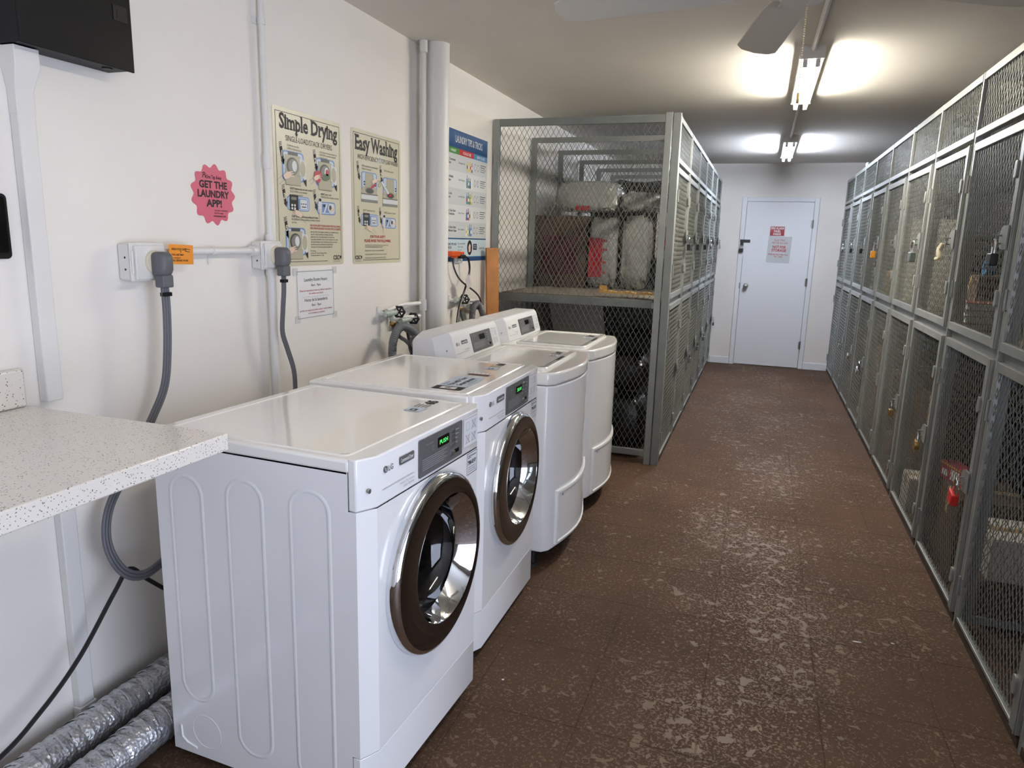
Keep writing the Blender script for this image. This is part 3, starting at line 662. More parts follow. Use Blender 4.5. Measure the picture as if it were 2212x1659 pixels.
def washer(label, loc):
    t = thing('washer', label, 'washer', loc, 0, 'top loading washers by the mesh lockers'); W = 0.686
    def prof(ins=0.0, front=0.0):
        p = [(0.0+ins, ins), (0.655, ins), (0.684+front-ins*0.5, 0.03+ins)]
        for i in range(1, 12):
            q = i/12; p.append((0.684+0.052*math.sin(PI*q)+front-ins*0.5, 0.03+(W-0.06)*q))
        return p + [(0.684+front-ins*0.5, W-0.03-ins), (0.655, W-ins), (0.0+ins, W-ins)]
    body = obj('cabinet', MB().prism(prof(0.002), 0.095, 0.872), ENAM, t, bevel=0.008, seg=3)
    deck = obj('top_deck', MB().prism(prof(0.0, 0.003), 0.875, 0.932), ENAMT, t, bevel=0.01, seg=3)
    for fx_ in (0.06, 0.60):
        for fy_ in (0.06, W-0.06):
            obj('foot', MB().lathe([(0.024, 0.0), (0.024, 0.014), (0.012, 0.018), (0.012, 0.10)], (fx_, fy_, 0), n=12), DARK, t)
    obj('base_pan', MB().box(0.02, 0.02, 0.03, 0.60, W-0.02, 0.094), DARK, t)
    lid = MB(); lp = rr_pts(0.235, 0.055, 0.635, W-0.055, 0.03, 4)
    rings = [[(x+(1 if x > 0.43 else -1)*-i, y+(1 if y > W/2 else -1)*-i, z) for x, y in lp] for i, z in ((0, 0.931), (0.0, 0.940), (0.004, 0.945), (0.028, 0.945), (0.034, 0.9405))]
    lid.loft(rings); lid.add(rings[-1], [tuple(range(len(lp)))])
    lo = obj('lid', lid, ENAMT, t)
    obj('lid_handle', MB().box(0.612, W*0.42, 0.9452, 0.628, W*0.58, 0.9475), mat('dark_slot', (50, 50, 52)), lo, bevel=0.0008)
    top_label(lo, 0.9415, 0.59, W*0.60, '67', 0.14)
    # rear console, sloping face
    z0, z1 = 0.932, 1.068
    cs = MB(); pr = [(0.0, z0), (0.195, z0), (0.195, z0+0.012), (0.165, z1-0.02), (0.15, z1), (0.02, z1), (0.0, z1-0.02)]
    cs.prism(pr, 0.075, W-0.012, 0, lambda a, b, c: (a, c, b))
    con = obj('console', cs, PLW, t, bevel=0.006, seg=3)
    ce = MB()
    for ya, yb_ in ((0.012, 0.075),):
        ce.loft([[(a*0.62, ya, z0+(b-z0)*0.82) for a, b in pr], [(a, yb_, b) for a, b in pr]]); ce.add([(a*0.62, ya, z0+(b-z0)*0.82) for a, b in pr], [tuple(range(len(pr)))])
    obj('console_end', ce, PLW, con)
    obj('screw', MB().lathe([(0.0, 0.003), (0.004, 0.002), (0.004, 0.0)], (0.155, 0.05, 0.985), 'x', 8), SILVER, con)
    sl = math.atan2(0.03, z1-0.02-z0-0.012)
    def on_face(o): o.location = (0.1955, 0, z0+0.012); o.rotation_euler.y = -sl
    F = Flat((0.0005, 0, 0), (0,1,0), (0,0,1))
    lg_logo(F, 0.115, 0.066, 0.013); F.rrect(0.17, 0.060, 0.245, 0.078, 0.003, PANELG, 1); F.text('Commercial Washer', 0.2075, 0.0645, 0.009, PAPER, 2, 'c', 0.02, width=0.066)
    F.line([(0.09, 0.022), (0.245, 0.022)], 0.0015, INKL, 1); F.text('Top Loading', 0.245, 0.03, 0.008, INKL, 1, 'r')
    on_face(F.build('lettering', con))
    on_face(display_plate(t, 0.0, 0.29, 0.555, 0.004, 0.098, ''))
    on_face(icon_sticker(t, 0.0, 0.57, 0.655, 0.008, 0.096))
    # lower access panel with a proud rolled border, following the bowed front
    def bow(y): return 0.684+0.052*math.sin(PI*min(1, max(0, (y-0.03)/(W-0.06))))
    ap = []; K = 10
    for ins, dx in ((0.0, -0.001), (0.002, 0.010), (0.012, 0.012), (0.016, 0.006)):
        ring = []
        y0_, y1_, za, zb = 0.075+ins, W-0.03-ins, 0.112+ins, 0.375-ins
        for i in range(K+1): y = y0_+(y1_-y0_)*i/K; ring.append((bow(y)+dx, y, za))
        for i in range(1, 5): ring.append((bow(y1_)+dx, y1_, za+(zb-za)*i/5))
        for i in range(K+1): y = y1_+(y0_-y1_)*i/K; ring.append((bow(y)+dx, y, zb))
        for i in range(1, 5): ring.append((bow(y0_)+dx, y0_, zb+(za-zb)*i/5))
        ap.append(ring)
    m = MB().loft(ap); K2 = []
    y0_, y1_, za, zb = 0.091, W-0.046, 0.128, 0.359
    lo_ = [(bow(y0_+(y1_-y0_)*i/K)+0.006, y0_+(y1_-y0_)*i/K, za) for i in range(K+1)]; hi_ = [(a, b, zb) for a, b, c in lo_]
    m.add(lo_+hi_, [(i, i+1, K+2+i, K+1+i) for i in range(K)])
    acc = obj('access_panel', m, ENAM, t)
    obj('screw', MB().lathe([(0.0, 0.003), (0.005, 0.002), (0.005, 0.0)], (bow(0.13)+0.006, 0.13, 0.345), 'x', 8), SILVER, acc)
    obj('plug_button', MB().lathe([(0.013, -0.0006), (0.013, -0.0035), (0.011, -0.0045), (0.0, -0.0045)], (0.60, 0.0, 0.905), 'y', 16), PLW, deck)
    return t
washer('top loading washer next to the second dryer', (0.325, 2.932, 0))
washer('top loading washer standing against the mesh locker panel', (0.325, 3.672, 0))

# ------------------------------------------------------------------ counter
ct = thing('counter', 'white speckled quartz counter with an upstand on the left wall', 'counter', (0, 0, 0))
obj('countertop', MB().box(0.001, -0.6, 0.987, 0.662, 1.325, 1.03), QUARTZ, ct, bevel=0.004, seg=2)
obj('backsplash', MB().box(0.001, -0.6, 1.0305, 0.022, 1.318, 1.132), QUARTZ, ct, bevel=0.006)
obj('support_bracket', MB().box(0.001, 0.35, 0.70, 0.03, 0.38, 0.986).box(0.03, 0.35, 0.956, 0.50, 0.38, 0.986), WHITE, ct)
obj('support_bracket', MB().box(0.001, -0.45, 0.70, 0.03, -0.42, 0.986).box(0.03, -0.45, 0.956, 0.50, -0.42, 0.986), WHITE, ct)

# ------------------------------------------------------------------ things on the left wall
UY, UZ = (0, 1, 0), (0, 0, 1)
def arrow_tag(F, u, v, n, s=1.0):
    F.poly([(u, v), (u+0.020*s, v+0.006*s), (u+0.030*s, v-0.052*s), (u+0.037*s, v-0.050*s), (u+0.029*s, v-0.078*s), (u+0.008*s, v-0.060*s), (u+0.014*s, v-0.058*s)], INK, 2)
    for i in range(3): F.line([(u-0.003*s, v+0.004*s+i*0.007*s), (u+0.018*s, v+0.011*s+i*0.007*s)], 0.0028*s, INK, 2)
    F.text(n, u+0.017*s, v-0.040*s, 0.026*s, CREAM, 3, 'c', 0.04)
def hand(F, u, v, s=1.0, l=6, flip=1):
    F.poly([(u, v), (u+0.03*s*flip, v+0.012*s), (u+0.045*s*flip, v+0.03*s), (u+0.035*s*flip, v+0.045*s), (u+0.012*s*flip, v+0.04*s), (u-0.012*s*flip, v+0.02*s)], SKIN, l)
    for i in range(3): F.line([(u+(0.03+0.004*i)*s*flip, v+(0.040-0.010*i)*s), (u+(0.052+0.004*i)*s*flip, v+(0.046-0.011*i)*s)], 0.006*s, SKIN, l+1+0.4*i)
    F.line([(u, v), (u-0.04*s*flip, v-0.03*s)], 0.0012, INKG, l); F.line([(u-0.012*s*flip, v+0.02*s), (u-0.055*s*flip, v-0.01*s)], 0.0012, INKG, l)
def dryer_pic(F, u, v, s=1.0, clothes=False):
    F.rrect(u-0.02*s, v+0.02*s, u+0.125*s, v+0.175*s, 0.02*s, BLUEP, 1); F.rrect(u-0.012*s, v+0.028*s, u+0.117*s, v+0.167*s, 0.016*s, BLUEPL, 2)
    F.rect(u, v, u+0.10*s, v+0.155*s, GREYP, 3); F.rect(u+0.0015*s, v+0.0015*s, u+0.0985*s, v+0.154*s, CREAMD, 4)
    F.rect(u+0.02*s, v+0.155*s, u+0.085*s, v+0.172*s, GREYPD, 3)
    F.ell(u+0.048*s, v+0.098*s, 0.040*s, 0.046*s, GREYPD, 5); F.ell(u+0.053*s, v+0.096*s, 0.034*s, 0.040*s, GREYP, 6); F.ell(u+0.06*s, v+0.10*s, 0.016*s, 0.028*s, PALEG, 7)
    F.poly([(u+0.094*s, v+0.058*s), (u+0.135*s, v+0.03*s), (u+0.138*s, v+0.135*s), (u+0.096*s, v+0.145*s)], PALEG, 6)
    F.ell(u+0.115*s, v+0.092*s, 0.018*s, 0.042*s, CREAMD, 7); F.poly([(u+0.118*s, v+0.03*s), (u+0.138*s, v+0.0), (u+0.138*s, v+0.04*s)], INK, 7)
    F.rect(u, v, u+0.10*s, v+0.052*s, CREAMD, 6); F.line([(u, v), (u+0.1*s, v)], 0.0018, INK, 7); F.line([(u, v+0.052*s), (u+0.1*s, v+0.052*s)], 0.0012, GREYP, 7)
    if clothes:
        F.ell(u+0.058*s, v+0.075*s, 0.028*s, 0.018*s, GREENP, 8); F.ell(u+0.064*s, v+0.10*s, 0.012*s, 0.018*s, REDP, 8)
        F.poly([(u-0.035*s, v+0.06*s), (u-0.03*s, v+0.095*s), (u+0.0*s, v+0.105*s), (u+0.025*s, v+0.085*s), (u+0.012*s, v+0.05*s), (u-0.005*s, v+0.03*s)], REDP, 9); hand(F, u-0.03*s, v+0.045*s, 0.8*s, 10)
    else: hand(F, u-0.005*s, v+0.025*s, 1.0*s, 10)
def panel_pic(F, u, v, s=1.0):
    F.rrect(u, v, u+0.15*s, v+0.075*s, 0.016*s, BLUEP, 1); F.rrect(u+0.005*s, v+0.005*s, u+0.145*s, v+0.07*s, 0.013*s, BLUEPL, 2); F.rrect(u+0.012*s, v+0.010*s, u+0.138*s, v+0.065*s, 0.01*s, BLUEP, 3)
    F.rect(u+0.015*s, v+0.0, u+0.072*s, v+0.08*s, INK, 4); F.rect(u+0.025*s, v+0.055*s, u+0.06*s, v+0.07*s, GREYP, 5)
    for a in (0.03, 0.048):
        for b in (0.012, 0.028): F.ell(u+a*s, v+b*s, 0.0065*s, 0.0065*s, PALEG, 5, 10)
    F.rect(u+0.085*s, v+0.012*s, u+0.132*s, v+0.06*s, PALEG, 5)
    for a in (0.094, 0.108, 0.122): F.ell(u+a*s, v+0.038*s, 0.004*s, 0.004*s, INK, 6, 8)
    F.rect(u+0.094*s, v+0.02*s, u+0.124*s, v+0.025*s, INK, 6); hand(F, u+0.085*s, v-0.035*s, 0.9*s, 8, -1)
def card_pic(F, u, v, s=1.0):
    F.rrect(u, v, u+0.14*s, v+0.07*s, 0.016*s, BLUEP, 1); F.rrect(u+0.006*s, v+0.006*s, u+0.134*s, v+0.064*s, 0.012*s, BLUEPL, 2); F.rrect(u+0.012*s, v+0.012*s, u+0.128*s, v+0.058*s, 0.008*s, BLUEP, 3)
    F.rect(u+0.01*s, v+0.015*s, u+0.034*s, v+0.09*s, PALEG, 4); F.rect(u+0.013*s, v+0.07*s, u+0.031*s, v+0.085*s, INK, 5); F.rect(u+0.014*s, v-0.03*s, u+0.028*s, v+0.03*s, SKIN, 6)
    F.poly([(u+0.045*s, v+0.01*s), (u+0.07*s, v+0.06*s), (u+0.078*s, v+0.055*s), (u+0.055*s, v+0.008*s)], PALEG, 5); F.rect(u+0.045*s, v+0.042*s, u+0.058*s, v+0.056*s, INK, 6)
    F.ell(u+0.105*s, v+0.036*s, 0.026*s, 0.028*s, PALEG, 5, 16); F.ell(u+0.098*s, v+0.04*s, 0.010*s, 0.014*s, GREYPD, 6, 10); hand(F, u+0.105*s, v+0.02*s, 0.5*s, 8)

def slab_serif(F, s, u, v, h, m, width, l=2):
    """bold display lettering with slab serifs added at the foot and head of upright stems"""
    F.text(s, u, v, h, m, l, 'l', 0.028, width=width)
    vs, fs, x0, x1 = text_geo(s, 0.028); k = width/(x1-x0); hh = h/0.72
    caps = {'S': (), 'i': 'f', 'm': 'fff', 'p': 'h', 'l': 'fh', 'e': '', 'D': 'fh', 'r': 'fh', 'y': '', 'n': 'ff', 'g': '', 'E': 'fh', 'a': 'f', 's': '', 'W': '', 'h': 'ffh'}
    acc = ''
    for ch in s:
        a = text_geo(acc + ch, 0.028); b0 = text_geo(acc, 0.028)[3] if acc.strip() else x0
        if ch != ' ':
            g = text_geo(ch, 0.028); gw = g[3]-g[2]; right = a[3]; left = right-gw
            feet = {'i': [0.5], 'm': [0.1, 0.5, 0.9], 'l': [0.5], 'r': [0.25], 'n': [0.14, 0.86], 'h': [0.14, 0.86], 'a': [0.9], 'p': [0.14], 'D': [0.12], 'E': [0.12]}.get(ch, [])
            for q in feet:
                cx = u+(left+gw*q-x0)*k; w2 = 0.085*k; vy = v-0.19*hh if ch == 'p' else v-0.01*hh
                F.rect(cx-w2*1.5, vy, cx+w2*1.5, vy+0.055*hh, m, l+1)
            heads = {'l': (0.5, 0.69), 'h': (0.1, 0.69), 'D': (0.1, 0.665), 'E': (0.1, 0.665), 'r': (0.2, 0.475), 'n': (0.12, 0.475), 'm': (0.06, 0.475), 'p': (0.1, 0.475), 'i': (0.4, 0.475)}.get(ch)
            if heads:
                cx = u+(left+gw*heads[0]-x0)*k; F.rect(cx-0.13*k, v+heads[1]*hh, cx+0.06*k, v+(heads[1]+0.055)*hh, m, l+1)
            if ch == 'y':
                for q in (0.1, 0.9): cx = u+(left+gw*q-x0)*k; F.rect(cx-0.11*k, v+0.475*hh, cx+0.11*k, v+0.53*hh, m, l+1)
            if ch == 'W':
                for q in (0.08, 0.92): cx = u+(left+gw*q-x0)*k; F.rect(cx-0.12*k, v+0.665*hh, cx+0.12*k, v+0.72*hh, m, l+1)
        acc += ch

def sheet(name, label, cat, y0, z0, w, h, m, r=0.012, th=0.0015):
    return tag(obj(name, MB().prism(rr_pts(y0, z0, y0+w, z0+h, r, 4), 0.0004, 0.0004+th, 0, lambda a, b, c: (c, a, b)), m, smooth=False), label, cat)
def para(F, lines, u, v, h, m, gap, al='l', first_bold=0):
    G = Flat(F.O, UY, UZ)
    for i, t in enumerate(lines):
      if t:
        b_ = 0.02 if i < first_bold else 0.0; g_ = text_geo(t, b_); G.text(t, u, v-i*gap, h, m, 2, al, b_, width=min((g_[3]-g_[2])*h/0.72*0.85, (0.225 if u < 0.2 and v > 0.2 else 0.455-u)))
    G.build('text_block', p)

# poster 1
P0 = (2.407, 1.366); pw, ph = 0.478, 0.612
p = sheet('drying_poster', 'cream poster headed Simple Drying on the left wall', 'poster', P0[0], P0[1], pw, ph, CREAM)
F = Flat((0.0021, P0[0], P0[1]), UY, UZ); F.frame(0.016, 0.016, pw-0.016, ph-0.016, 0.0022, INK, 1); F.rect(0.35, 0.008, 0.476, 0.022, CREAM, 2); F.build('border', p)
F = Flat((0.0021, P0[0], P0[1]), UY, UZ)
slab_serif(F, 'Simple Drying', 0.04, 0.535, 0.058, mat('heading_grey_ink', (50, 47, 46), 0.6), 0.405); F.text('SINGLE-LOAD/STACK DRYERS', 0.24, 0.490, 0.022, INK, 2, 'c', 0.0, width=0.325); F.build('heading', p)
def vscale(v0, k): return lambda u, v: (u, v0+(v-v0)*k)
for (u0, v0, fn, av, num, au) in ((0.068, 0.322, lambda F: dryer_pic(F, 0.068, 0.322, 1.0), 0.462, '1', 0.036), (0.295, 0.318, lambda F: dryer_pic(F, 0.295, 0.318, 1.0, True), 0.458, '2', 0.262)):
    F = Flat((0.0021, P0[0], P0[1]), UY, UZ); F.xf = vscale(v0, 0.75); fn(F); F.xf = None; arrow_tag(F, au, av, num, 0.85); F.build('illustration', p)
F = Flat((0.0021, P0[0], P0[1]), UY, UZ); F.xf = vscale(0.222, 0.78); panel_pic(F, 0.075, 0.222, 1.0); F.xf = None; arrow_tag(F, 0.045, 0.300, '3', 0.85); F.build('illustration', p)
F = Flat((0.0021, P0[0], P0[1]), UY, UZ); F.xf = vscale(0.215, 0.78); card_pic(F, 0.28, 0.215, 1.0); F.xf = None; arrow_tag(F, 0.255, 0.295, '4', 0.85); F.build('illustration', p)
F = Flat((0.0021, P0[0], P0[1]), UY, UZ); F.xf = vscale(0.028, 0.78); dryer_pic(F, 0.075, 0.028, 0.93); F.xf = None; arrow_tag(F, 0.052, 0.176, '5', 0.85); F.build('illustration', p)
F = Flat((0.0021, P0[0], P0[1]), UY, UZ)
para(F, ['CLEAN the lint filter', 'LIMPIE el filtro de pelusa'], 0.085, 0.470, 0.008, INK, 0.012); para(F, ['LOAD clothes loosely and close door', 'COLOQUE las prendas sin apretar', 'y cierre la puerta'], 0.305, 0.470, 0.0075, INK, 0.011)
para(F, ['SELECT desired cycle and start machine', 'SELECCIONE el ciclo deseado', 'y encienda la secadora'], 0.095, 0.306, 0.008, INK, 0.012, first_bold=1); para(F, ['INSERT card or coin', 'INTRODUZCA la tarjeta o moneda'], 0.31, 0.297, 0.008, INK, 0.012, first_bold=1)
para(F, ['START by closing door and pushing start button', 'ENCIENDALO cierre la puerta y presione el boton', 'de inicio'], 0.10, 0.196, 0.008, INK, 0.0115, first_bold=1)
para(F, ['FOR YOUR SAFETY PLEASE AVOID THE FOLLOWING', 'POR SU PROPIA SEGURIDAD, POR FAVOR EVITE LO SIGUIENTE'], 0.225, 0.163, 0.0085, REDI, 0.012, first_bold=2)
para(F, ['DRYING ITEMS CONTAINING COOKING OIL, CLEANING FLUIDS', 'OR ANY OTHER FLAMMABLE MATERIALS OR FUMES', 'REACHING INTO THE DRYER WHILE IT IS OPERATING', 'ALLOWING CHILDREN TO PLAY ON OR AROUND THE DRYER', 'NO SEQUE PRENDAS QUE CONTENGAN ACEITE DE COCINA', 'NO INTRODUZCA LAS MANOS EN LA SECADORA', 'NO DEJE QUE LOS NINOS JUEGUEN ALREDEDOR'], 0.228, 0.137, 0.0062, INK, 0.0105)
para(F, ['For service', 'use the CSC Service Request App', 'visit www.cscsw.com or call'], 0.225, 0.058, 0.0072, INK, 0.0095)
F.text('CSC', 0.395, 0.022, 0.019, INK, 3, 'l', 0.03); F.text('ServiceWorks', 0.395, 0.012, 0.007, INKG, 3, 'l'); F.poly([(0.452, 0.022), (0.460, 0.034), (0.452, 0.042), (0.445, 0.034)], INK, 3)
F.build('publisher_mark', p)
# poster 2
P0 = (2.967, 1.364); pw, ph = 0.474, 0.615
p = sheet('washing_poster', 'cream poster headed Easy Washing beside the round pipe', 'poster', P0[0], P0[1], pw, ph, CREAM)
F = Flat((0.0021, P0[0], P0[1]), UY, UZ); F.frame(0.016, 0.016, pw-0.016, ph-0.016, 0.0024, INK, 1); F.rect(0.008, 0.008, 0.09, 0.022, CREAM, 2); F.build('border', p)
F = Flat((0.0021, P0[0], P0[1]), UY, UZ)
slab_serif(F, 'Easy Washing', 0.035, 0.525, 0.066, INK, 0.405); F.text('HIGH-EFFICIENCY', 0.055, 0.484, 0.022, INK, 2, 'l', 0.0, width=0.19); F.text('TOP LOAD WASHER', 0.275, 0.484, 0.022, INK, 2, 'l', 0.0, width=0.17)
F.ell(0.26, 0.495, 0.011, 0.013, BLUEP, 2, 14); F.ell(0.26, 0.495, 0.007, 0.009, CREAM, 3, 12); F.build('heading', p)
def washer_pic(F, u, v, arm):
    F.rrect(u+0.005, v+0.075, u+0.15, v+0.235, 0.02, BLUEP, 1); F.rrect(u+0.012, v+0.08, u+0.143, v+0.228, 0.016, BLUEPL, 2)
    F.rect(u+0.04, v+0.115, u+0.115, v+0.225, CREAMD, 3); F.frame(u+0.04, v+0.115, u+0.115, v+0.225, 0.0015, GREYPD, 4)
    for q in (0.024, 0.128):
        for z in (0.13, 0.15): F.rect(u+q, v+z, u+q+0.012, v+z+0.012, INK, 4)
    F.poly([(u, v+0.065), (u+0.155, v+0.065), (u+0.14, v+0.12), (u+0.015, v+0.12)], CREAMD, 4); F.ell(u+0.078, v+0.092, 0.042, 0.024, GREYP, 5); F.ell(u+0.078, v+0.09, 0.034, 0.02, GREYPD, 6)
    F.rect(u, v, u+0.155, v+0.065, GREYP, 4); F.rect(u, v+0.022, u+0.155, v+0.058, PALEG, 5); F.rect(u, v+0.062, u+0.155, v+0.066, GREYPD, 5)
    if arm: F.poly([(u-0.02, v+0.19), (u-0.005, v+0.2), (u+0.07, v+0.105), (u+0.055, v+0.09)], PALEG, 8); F.ell(u+0.07, v+0.095, 0.018, 0.012, REDP, 8, 12)
    else: F.poly([(u+0.085, v+0.105), (u+0.10, v+0.135), (u+0.135, v+0.155), (u+0.14, v+0.148), (u+0.115, v+0.12)], REDP, 8); F.text('POD', u+0.155, v+0.165, 0.02, INK, 3); F.ell(u+0.172, v+0.145, 0.012, 0.014, INK, 3, 14); F.ell(u+0.172, v+0.145, 0.009, 0.011, CREAM, 4, 14); hand(F, u+0.11, v+0.15, 0.9, 7)
for (u0, v0, arm, num, au) in ((0.08, 0.290, False, '1', 0.045), (0.285, 0.280, True, '2', 0.258)):
    F = Flat((0.0021, P0[0], P0[1]), UY, UZ); F.xf = vscale(v0, 0.60); washer_pic(F, u0, v0, arm); F.xf = None; arrow_tag(F, au, 0.452, num, 0.85); F.build('illustration', p)
F = Flat((0.0021, P0[0], P0[1]), UY, UZ); F.xf = vscale(0.178, 0.72); panel_pic(F, 0.08, 0.178, 1.05); F.xf = None; arrow_tag(F, 0.045, 0.250, '3', 0.8); F.build('illustration', p)
F = Flat((0.0021, P0[0], P0[1]), UY, UZ); F.xf = vscale(0.172, 0.72); card_pic(F, 0.275, 0.172, 1.05); F.xf = None; arrow_tag(F, 0.250, 0.252, '4', 0.8); F.build('illustration', p)
F = Flat((0.0021, P0[0], P0[1]), UY, UZ)
para(F, ['ADD manufacturer recommended', 'amount of detergent'], 0.09, 0.452, 0.009, INK, 0.013); para(F, ['LOAD clothes loosely'], 0.30, 0.448, 0.009, INK, 0.013); para(F, ['SELECT desired cycle and', 'start machine'], 0.095, 0.248, 0.009, INK, 0.013); para(F, ['INSERT payment if required'], 0.30, 0.245, 0.009, INK, 0.013)
F.text('FOR YOUR SAFETY', 0.235, 0.123, 0.013, REDI, 2, 'c', 0.03, width=0.15); F.text('PLEASE AVOID THE FOLLOWING', 0.235, 0.103, 0.013, REDI, 2, 'c', 0.03, width=0.26)
para(F, ['LAUNDERING ITEMS CONTAINING COOKING OIL, CLEANING FLUIDS', 'OR ANY OTHER FLAMMABLE MATERIALS OR FUMES', '', 'REACHING INTO THE WASHER WHILE IT IS OPERATING', '', 'ALLOWING CHILDREN TO PLAY ON OR AROUND THE WASHER', '', 'OVERLOADING THE WASHER MAY DAMAGE YOUR CLOTHES'], 0.11, 0.085, 0.0062, INK, 0.0088)
F.text('CSC', 0.02, 0.022, 0.018, INK, 3, 'l', 0.03); F.text('ServiceWorks', 0.02, 0.011, 0.007, INKG, 3, 'l'); F.poly([(0.075, 0.022), (0.082, 0.033), (0.075, 0.041), (0.069, 0.033)], INK, 3)
F.build('publisher_mark', p)
# poster 3
P0 = (4.01, 1.354); pw, ph = 0.675, 0.785
p = sheet('laundry_tips_poster', 'white and blue laundry tips poster between the round pipe and the mesh panel', 'poster', P0[0], P0[1], pw, ph, PALEG, 0.004)
F = Flat((0.0021, P0[0], P0[1]), UY, UZ); F.rect(0, 0.68, pw, ph, NAVY, 1)
for u in (0.12, 0.17, 0.60, 0.64): F.rect(u, 0.70, u+0.02, 0.775, mat('navy_print_light', (38, 90, 142), 0.4), 2)
F.text('LAUNDRY TIPS & TRICKS', 0.36, 0.715, 0.042, PAPER, 3, 'c', 0.01, width=0.44); F.build('heading', p)
F = Flat((0.0021, P0[0], P0[1]), UY, UZ); F.rect(0, 0.645, 0.20, 0.68, TGREEN, 1); F.rect(0.20, 0.645, 0.435, 0.68, TRED, 1); F.rect(0.435, 0.645, pw, 0.68, SKYB, 1)
F.text('I WANT', 0.11, 0.655, 0.016, PAPER, 2, 'c', 0.03); F.text('I COULD USE', 0.32, 0.655, 0.016, PAPER, 2, 'c', 0.03); F.text('HOW TO USE', 0.555, 0.655, 0.016, PAPER, 2, 'c', 0.03); F.build('tabs', p)
rows = [('A Convenient', 'Clean', 'Detergent Pods'), ('A Reliable', 'Clean', 'Liquid Detergent'), ('To Add', 'Scent', 'Scent Booster'), ('To Clear Stains', '& Deodorize', 'Stain Rinse'), ('To Soften Fabric', '& Maintain Shape', 'Fabric Softener')]
BOT = [mat('bottle_purple', (110, 60, 140), 0.4), mat('bottle_green', (70, 130, 60), 0.4), mat('bottle_red', (190, 50, 60), 0.4), mat('bottle_blue', (90, 140, 200), 0.4), mat('bottle_yellow', (214, 196, 90), 0.4), GREYPD, PAPER]
rnd = random.Random(3)
for i, (a, b, c) in enumerate(rows):
    F = Flat((0.0021, P0[0], P0[1]), UY, UZ); v1 = 0.645-i*0.1; v0 = v1-0.1
    F.rect(0, v0, pw, v1, PALEG2 if i % 2 == 0 else PALEG, 1)
    F.text(a, 0.03, v0+0.058, 0.014, INK, 2, 'l', 0.02); F.text(b, 0.03, v0+0.038, 0.014, INK, 2, 'l', 0.02); F.text(c, 0.19, v0+0.048, 0.012, INK, 2, 'l', 0.0, width=0.10)
    for k in range(4):
        u = 0.315+k*0.026; hgt = 0.055+rnd.random()*0.025; m = BOT[rnd.randrange(7)]
        F.rrect(u, v0+0.012, u+0.023, v0+0.012+hgt*0.75, 0.006, m, 2, 3); F.rect(u+0.007, v0+0.012+hgt*0.7, u+0.016, v0+0.016+hgt, m, 3); F.rect(u+0.003, v0+0.03, u+0.02, v0+0.05, PAPER if k % 2 else BOT[(k+i) % 5], 3)
    for k in range(2): F.ell(0.46+k*0.05, v0+0.05, 0.016, 0.022, INKG, 2, 12); F.ell(0.46+k*0.05, v0+0.05, 0.012, 0.018, PALEG, 3, 12)
    for k in range(4): F.line([(0.55, v0+0.072-k*0.013), (0.65-0.02*(k % 2), v0+0.072-k*0.013)], 0.004, INK if k < 2 else INKG, 2)
    F.build('tip_row', p)
F = Flat((0.0021, P0[0], P0[1]), UY, UZ); F.rect(0, 0.137, pw, 0.145, NAVY, 2); F.rect(0, 0.03, pw, 0.137, mat('pale_blue_band', (196, 214, 222), 0.4), 1); F.rect(0, 0, pw, 0.03, SKYB, 1); F.rect(0, 0, pw, 0.026, NAVY, 2)
F.text('MORE TIPS AND', 0.03, 0.10, 0.014, INK, 2, 'l', 0.02); F.text('TRICKS', 0.03, 0.08, 0.014, INK, 2, 'l', 0.02)
for k, tx in enumerate(('Do not overload!', 'Take it from', 'your door')): F.text(tx, 0.19, 0.105-k*0.02, 0.012, INK, 2)
F.ell(0.385, 0.085, 0.042, 0.048, INK, 2); F.poly([(0.37, 0.055), (0.40, 0.06), (0.40, 0.10), (0.385, 0.112), (0.365, 0.09)], SKIN, 3); F.rect(0.445, 0.07, 0.51, 0.11, mat('navy_dark_print', (30, 34, 80), 0.4), 2); F.text('LEARN', 0.477, 0.094, 0.009, PAPER, 3, 'c'); F.text('MORE', 0.477, 0.08, 0.009, PAPER, 3, 'c')
F.text('LEARN MORE', 0.60, 0.075, 0.012, INK, 2, 'c'); F.build('footer', p)
# opening hours notice
P0 = (2.523, 1.140); pw, ph = 0.281, 0.207
p = obj('hours_notice', MB().box(0, 0, 0, 0.0012, pw, ph), PAPER, loc=(0.0006, P0[0], P0[1]), smooth=False)
tag(p, 'white paper notice of laundry room hours below the drying poster', 'notice')
F = Flat((0.0014, 0, 0), UY, UZ); F.frame(0.006, 0.005, pw-0.006, ph-0.004, 0.002, INKG, 1); F.build('border', p)
F = Flat((0.0014, 0, 0), UY, UZ)
F.text('Laundry Room Hours', 0.14, 0.160, 0.015, INK, 2, 'c', 0.0, width=0.17); F.text('8am - 9pm', 0.14, 0.138, 0.011, INK, 2, 'c', 0.0, width=0.07)
F.text('Please be respectful and clean any leftover materials in', 0.14, 0.117, 0.0085, REDI, 2, 'c', 0.0, width=0.235); F.text('the washers and dryers', 0.14, 0.104, 0.0085, REDI, 2, 'c', 0.0, width=0.105)
F.line([(0.04, 0.094), (0.24, 0.094)], 0.0008, INKL, 2)
F.text('Horas de la lavanderia', 0.14, 0.074, 0.015, INK, 2, 'c', 0.0, width=0.17); F.text('8am - 9pm', 0.14, 0.053, 0.011, INK, 2, 'c', 0.0, width=0.07)
F.text('por favor sea respetuoso y limpie cualquier material sobrante', 0.14, 0.033, 0.0085, REDI, 2, 'c', 0.0, width=0.24); F.text('en las lavadoras y secadoras', 0.14, 0.02, 0.0085, REDI, 2, 'c', 0.0, width=0.12); F.build('lettering', p)
tp_ = mat('clear_tape', (216, 214, 208), 0.25)
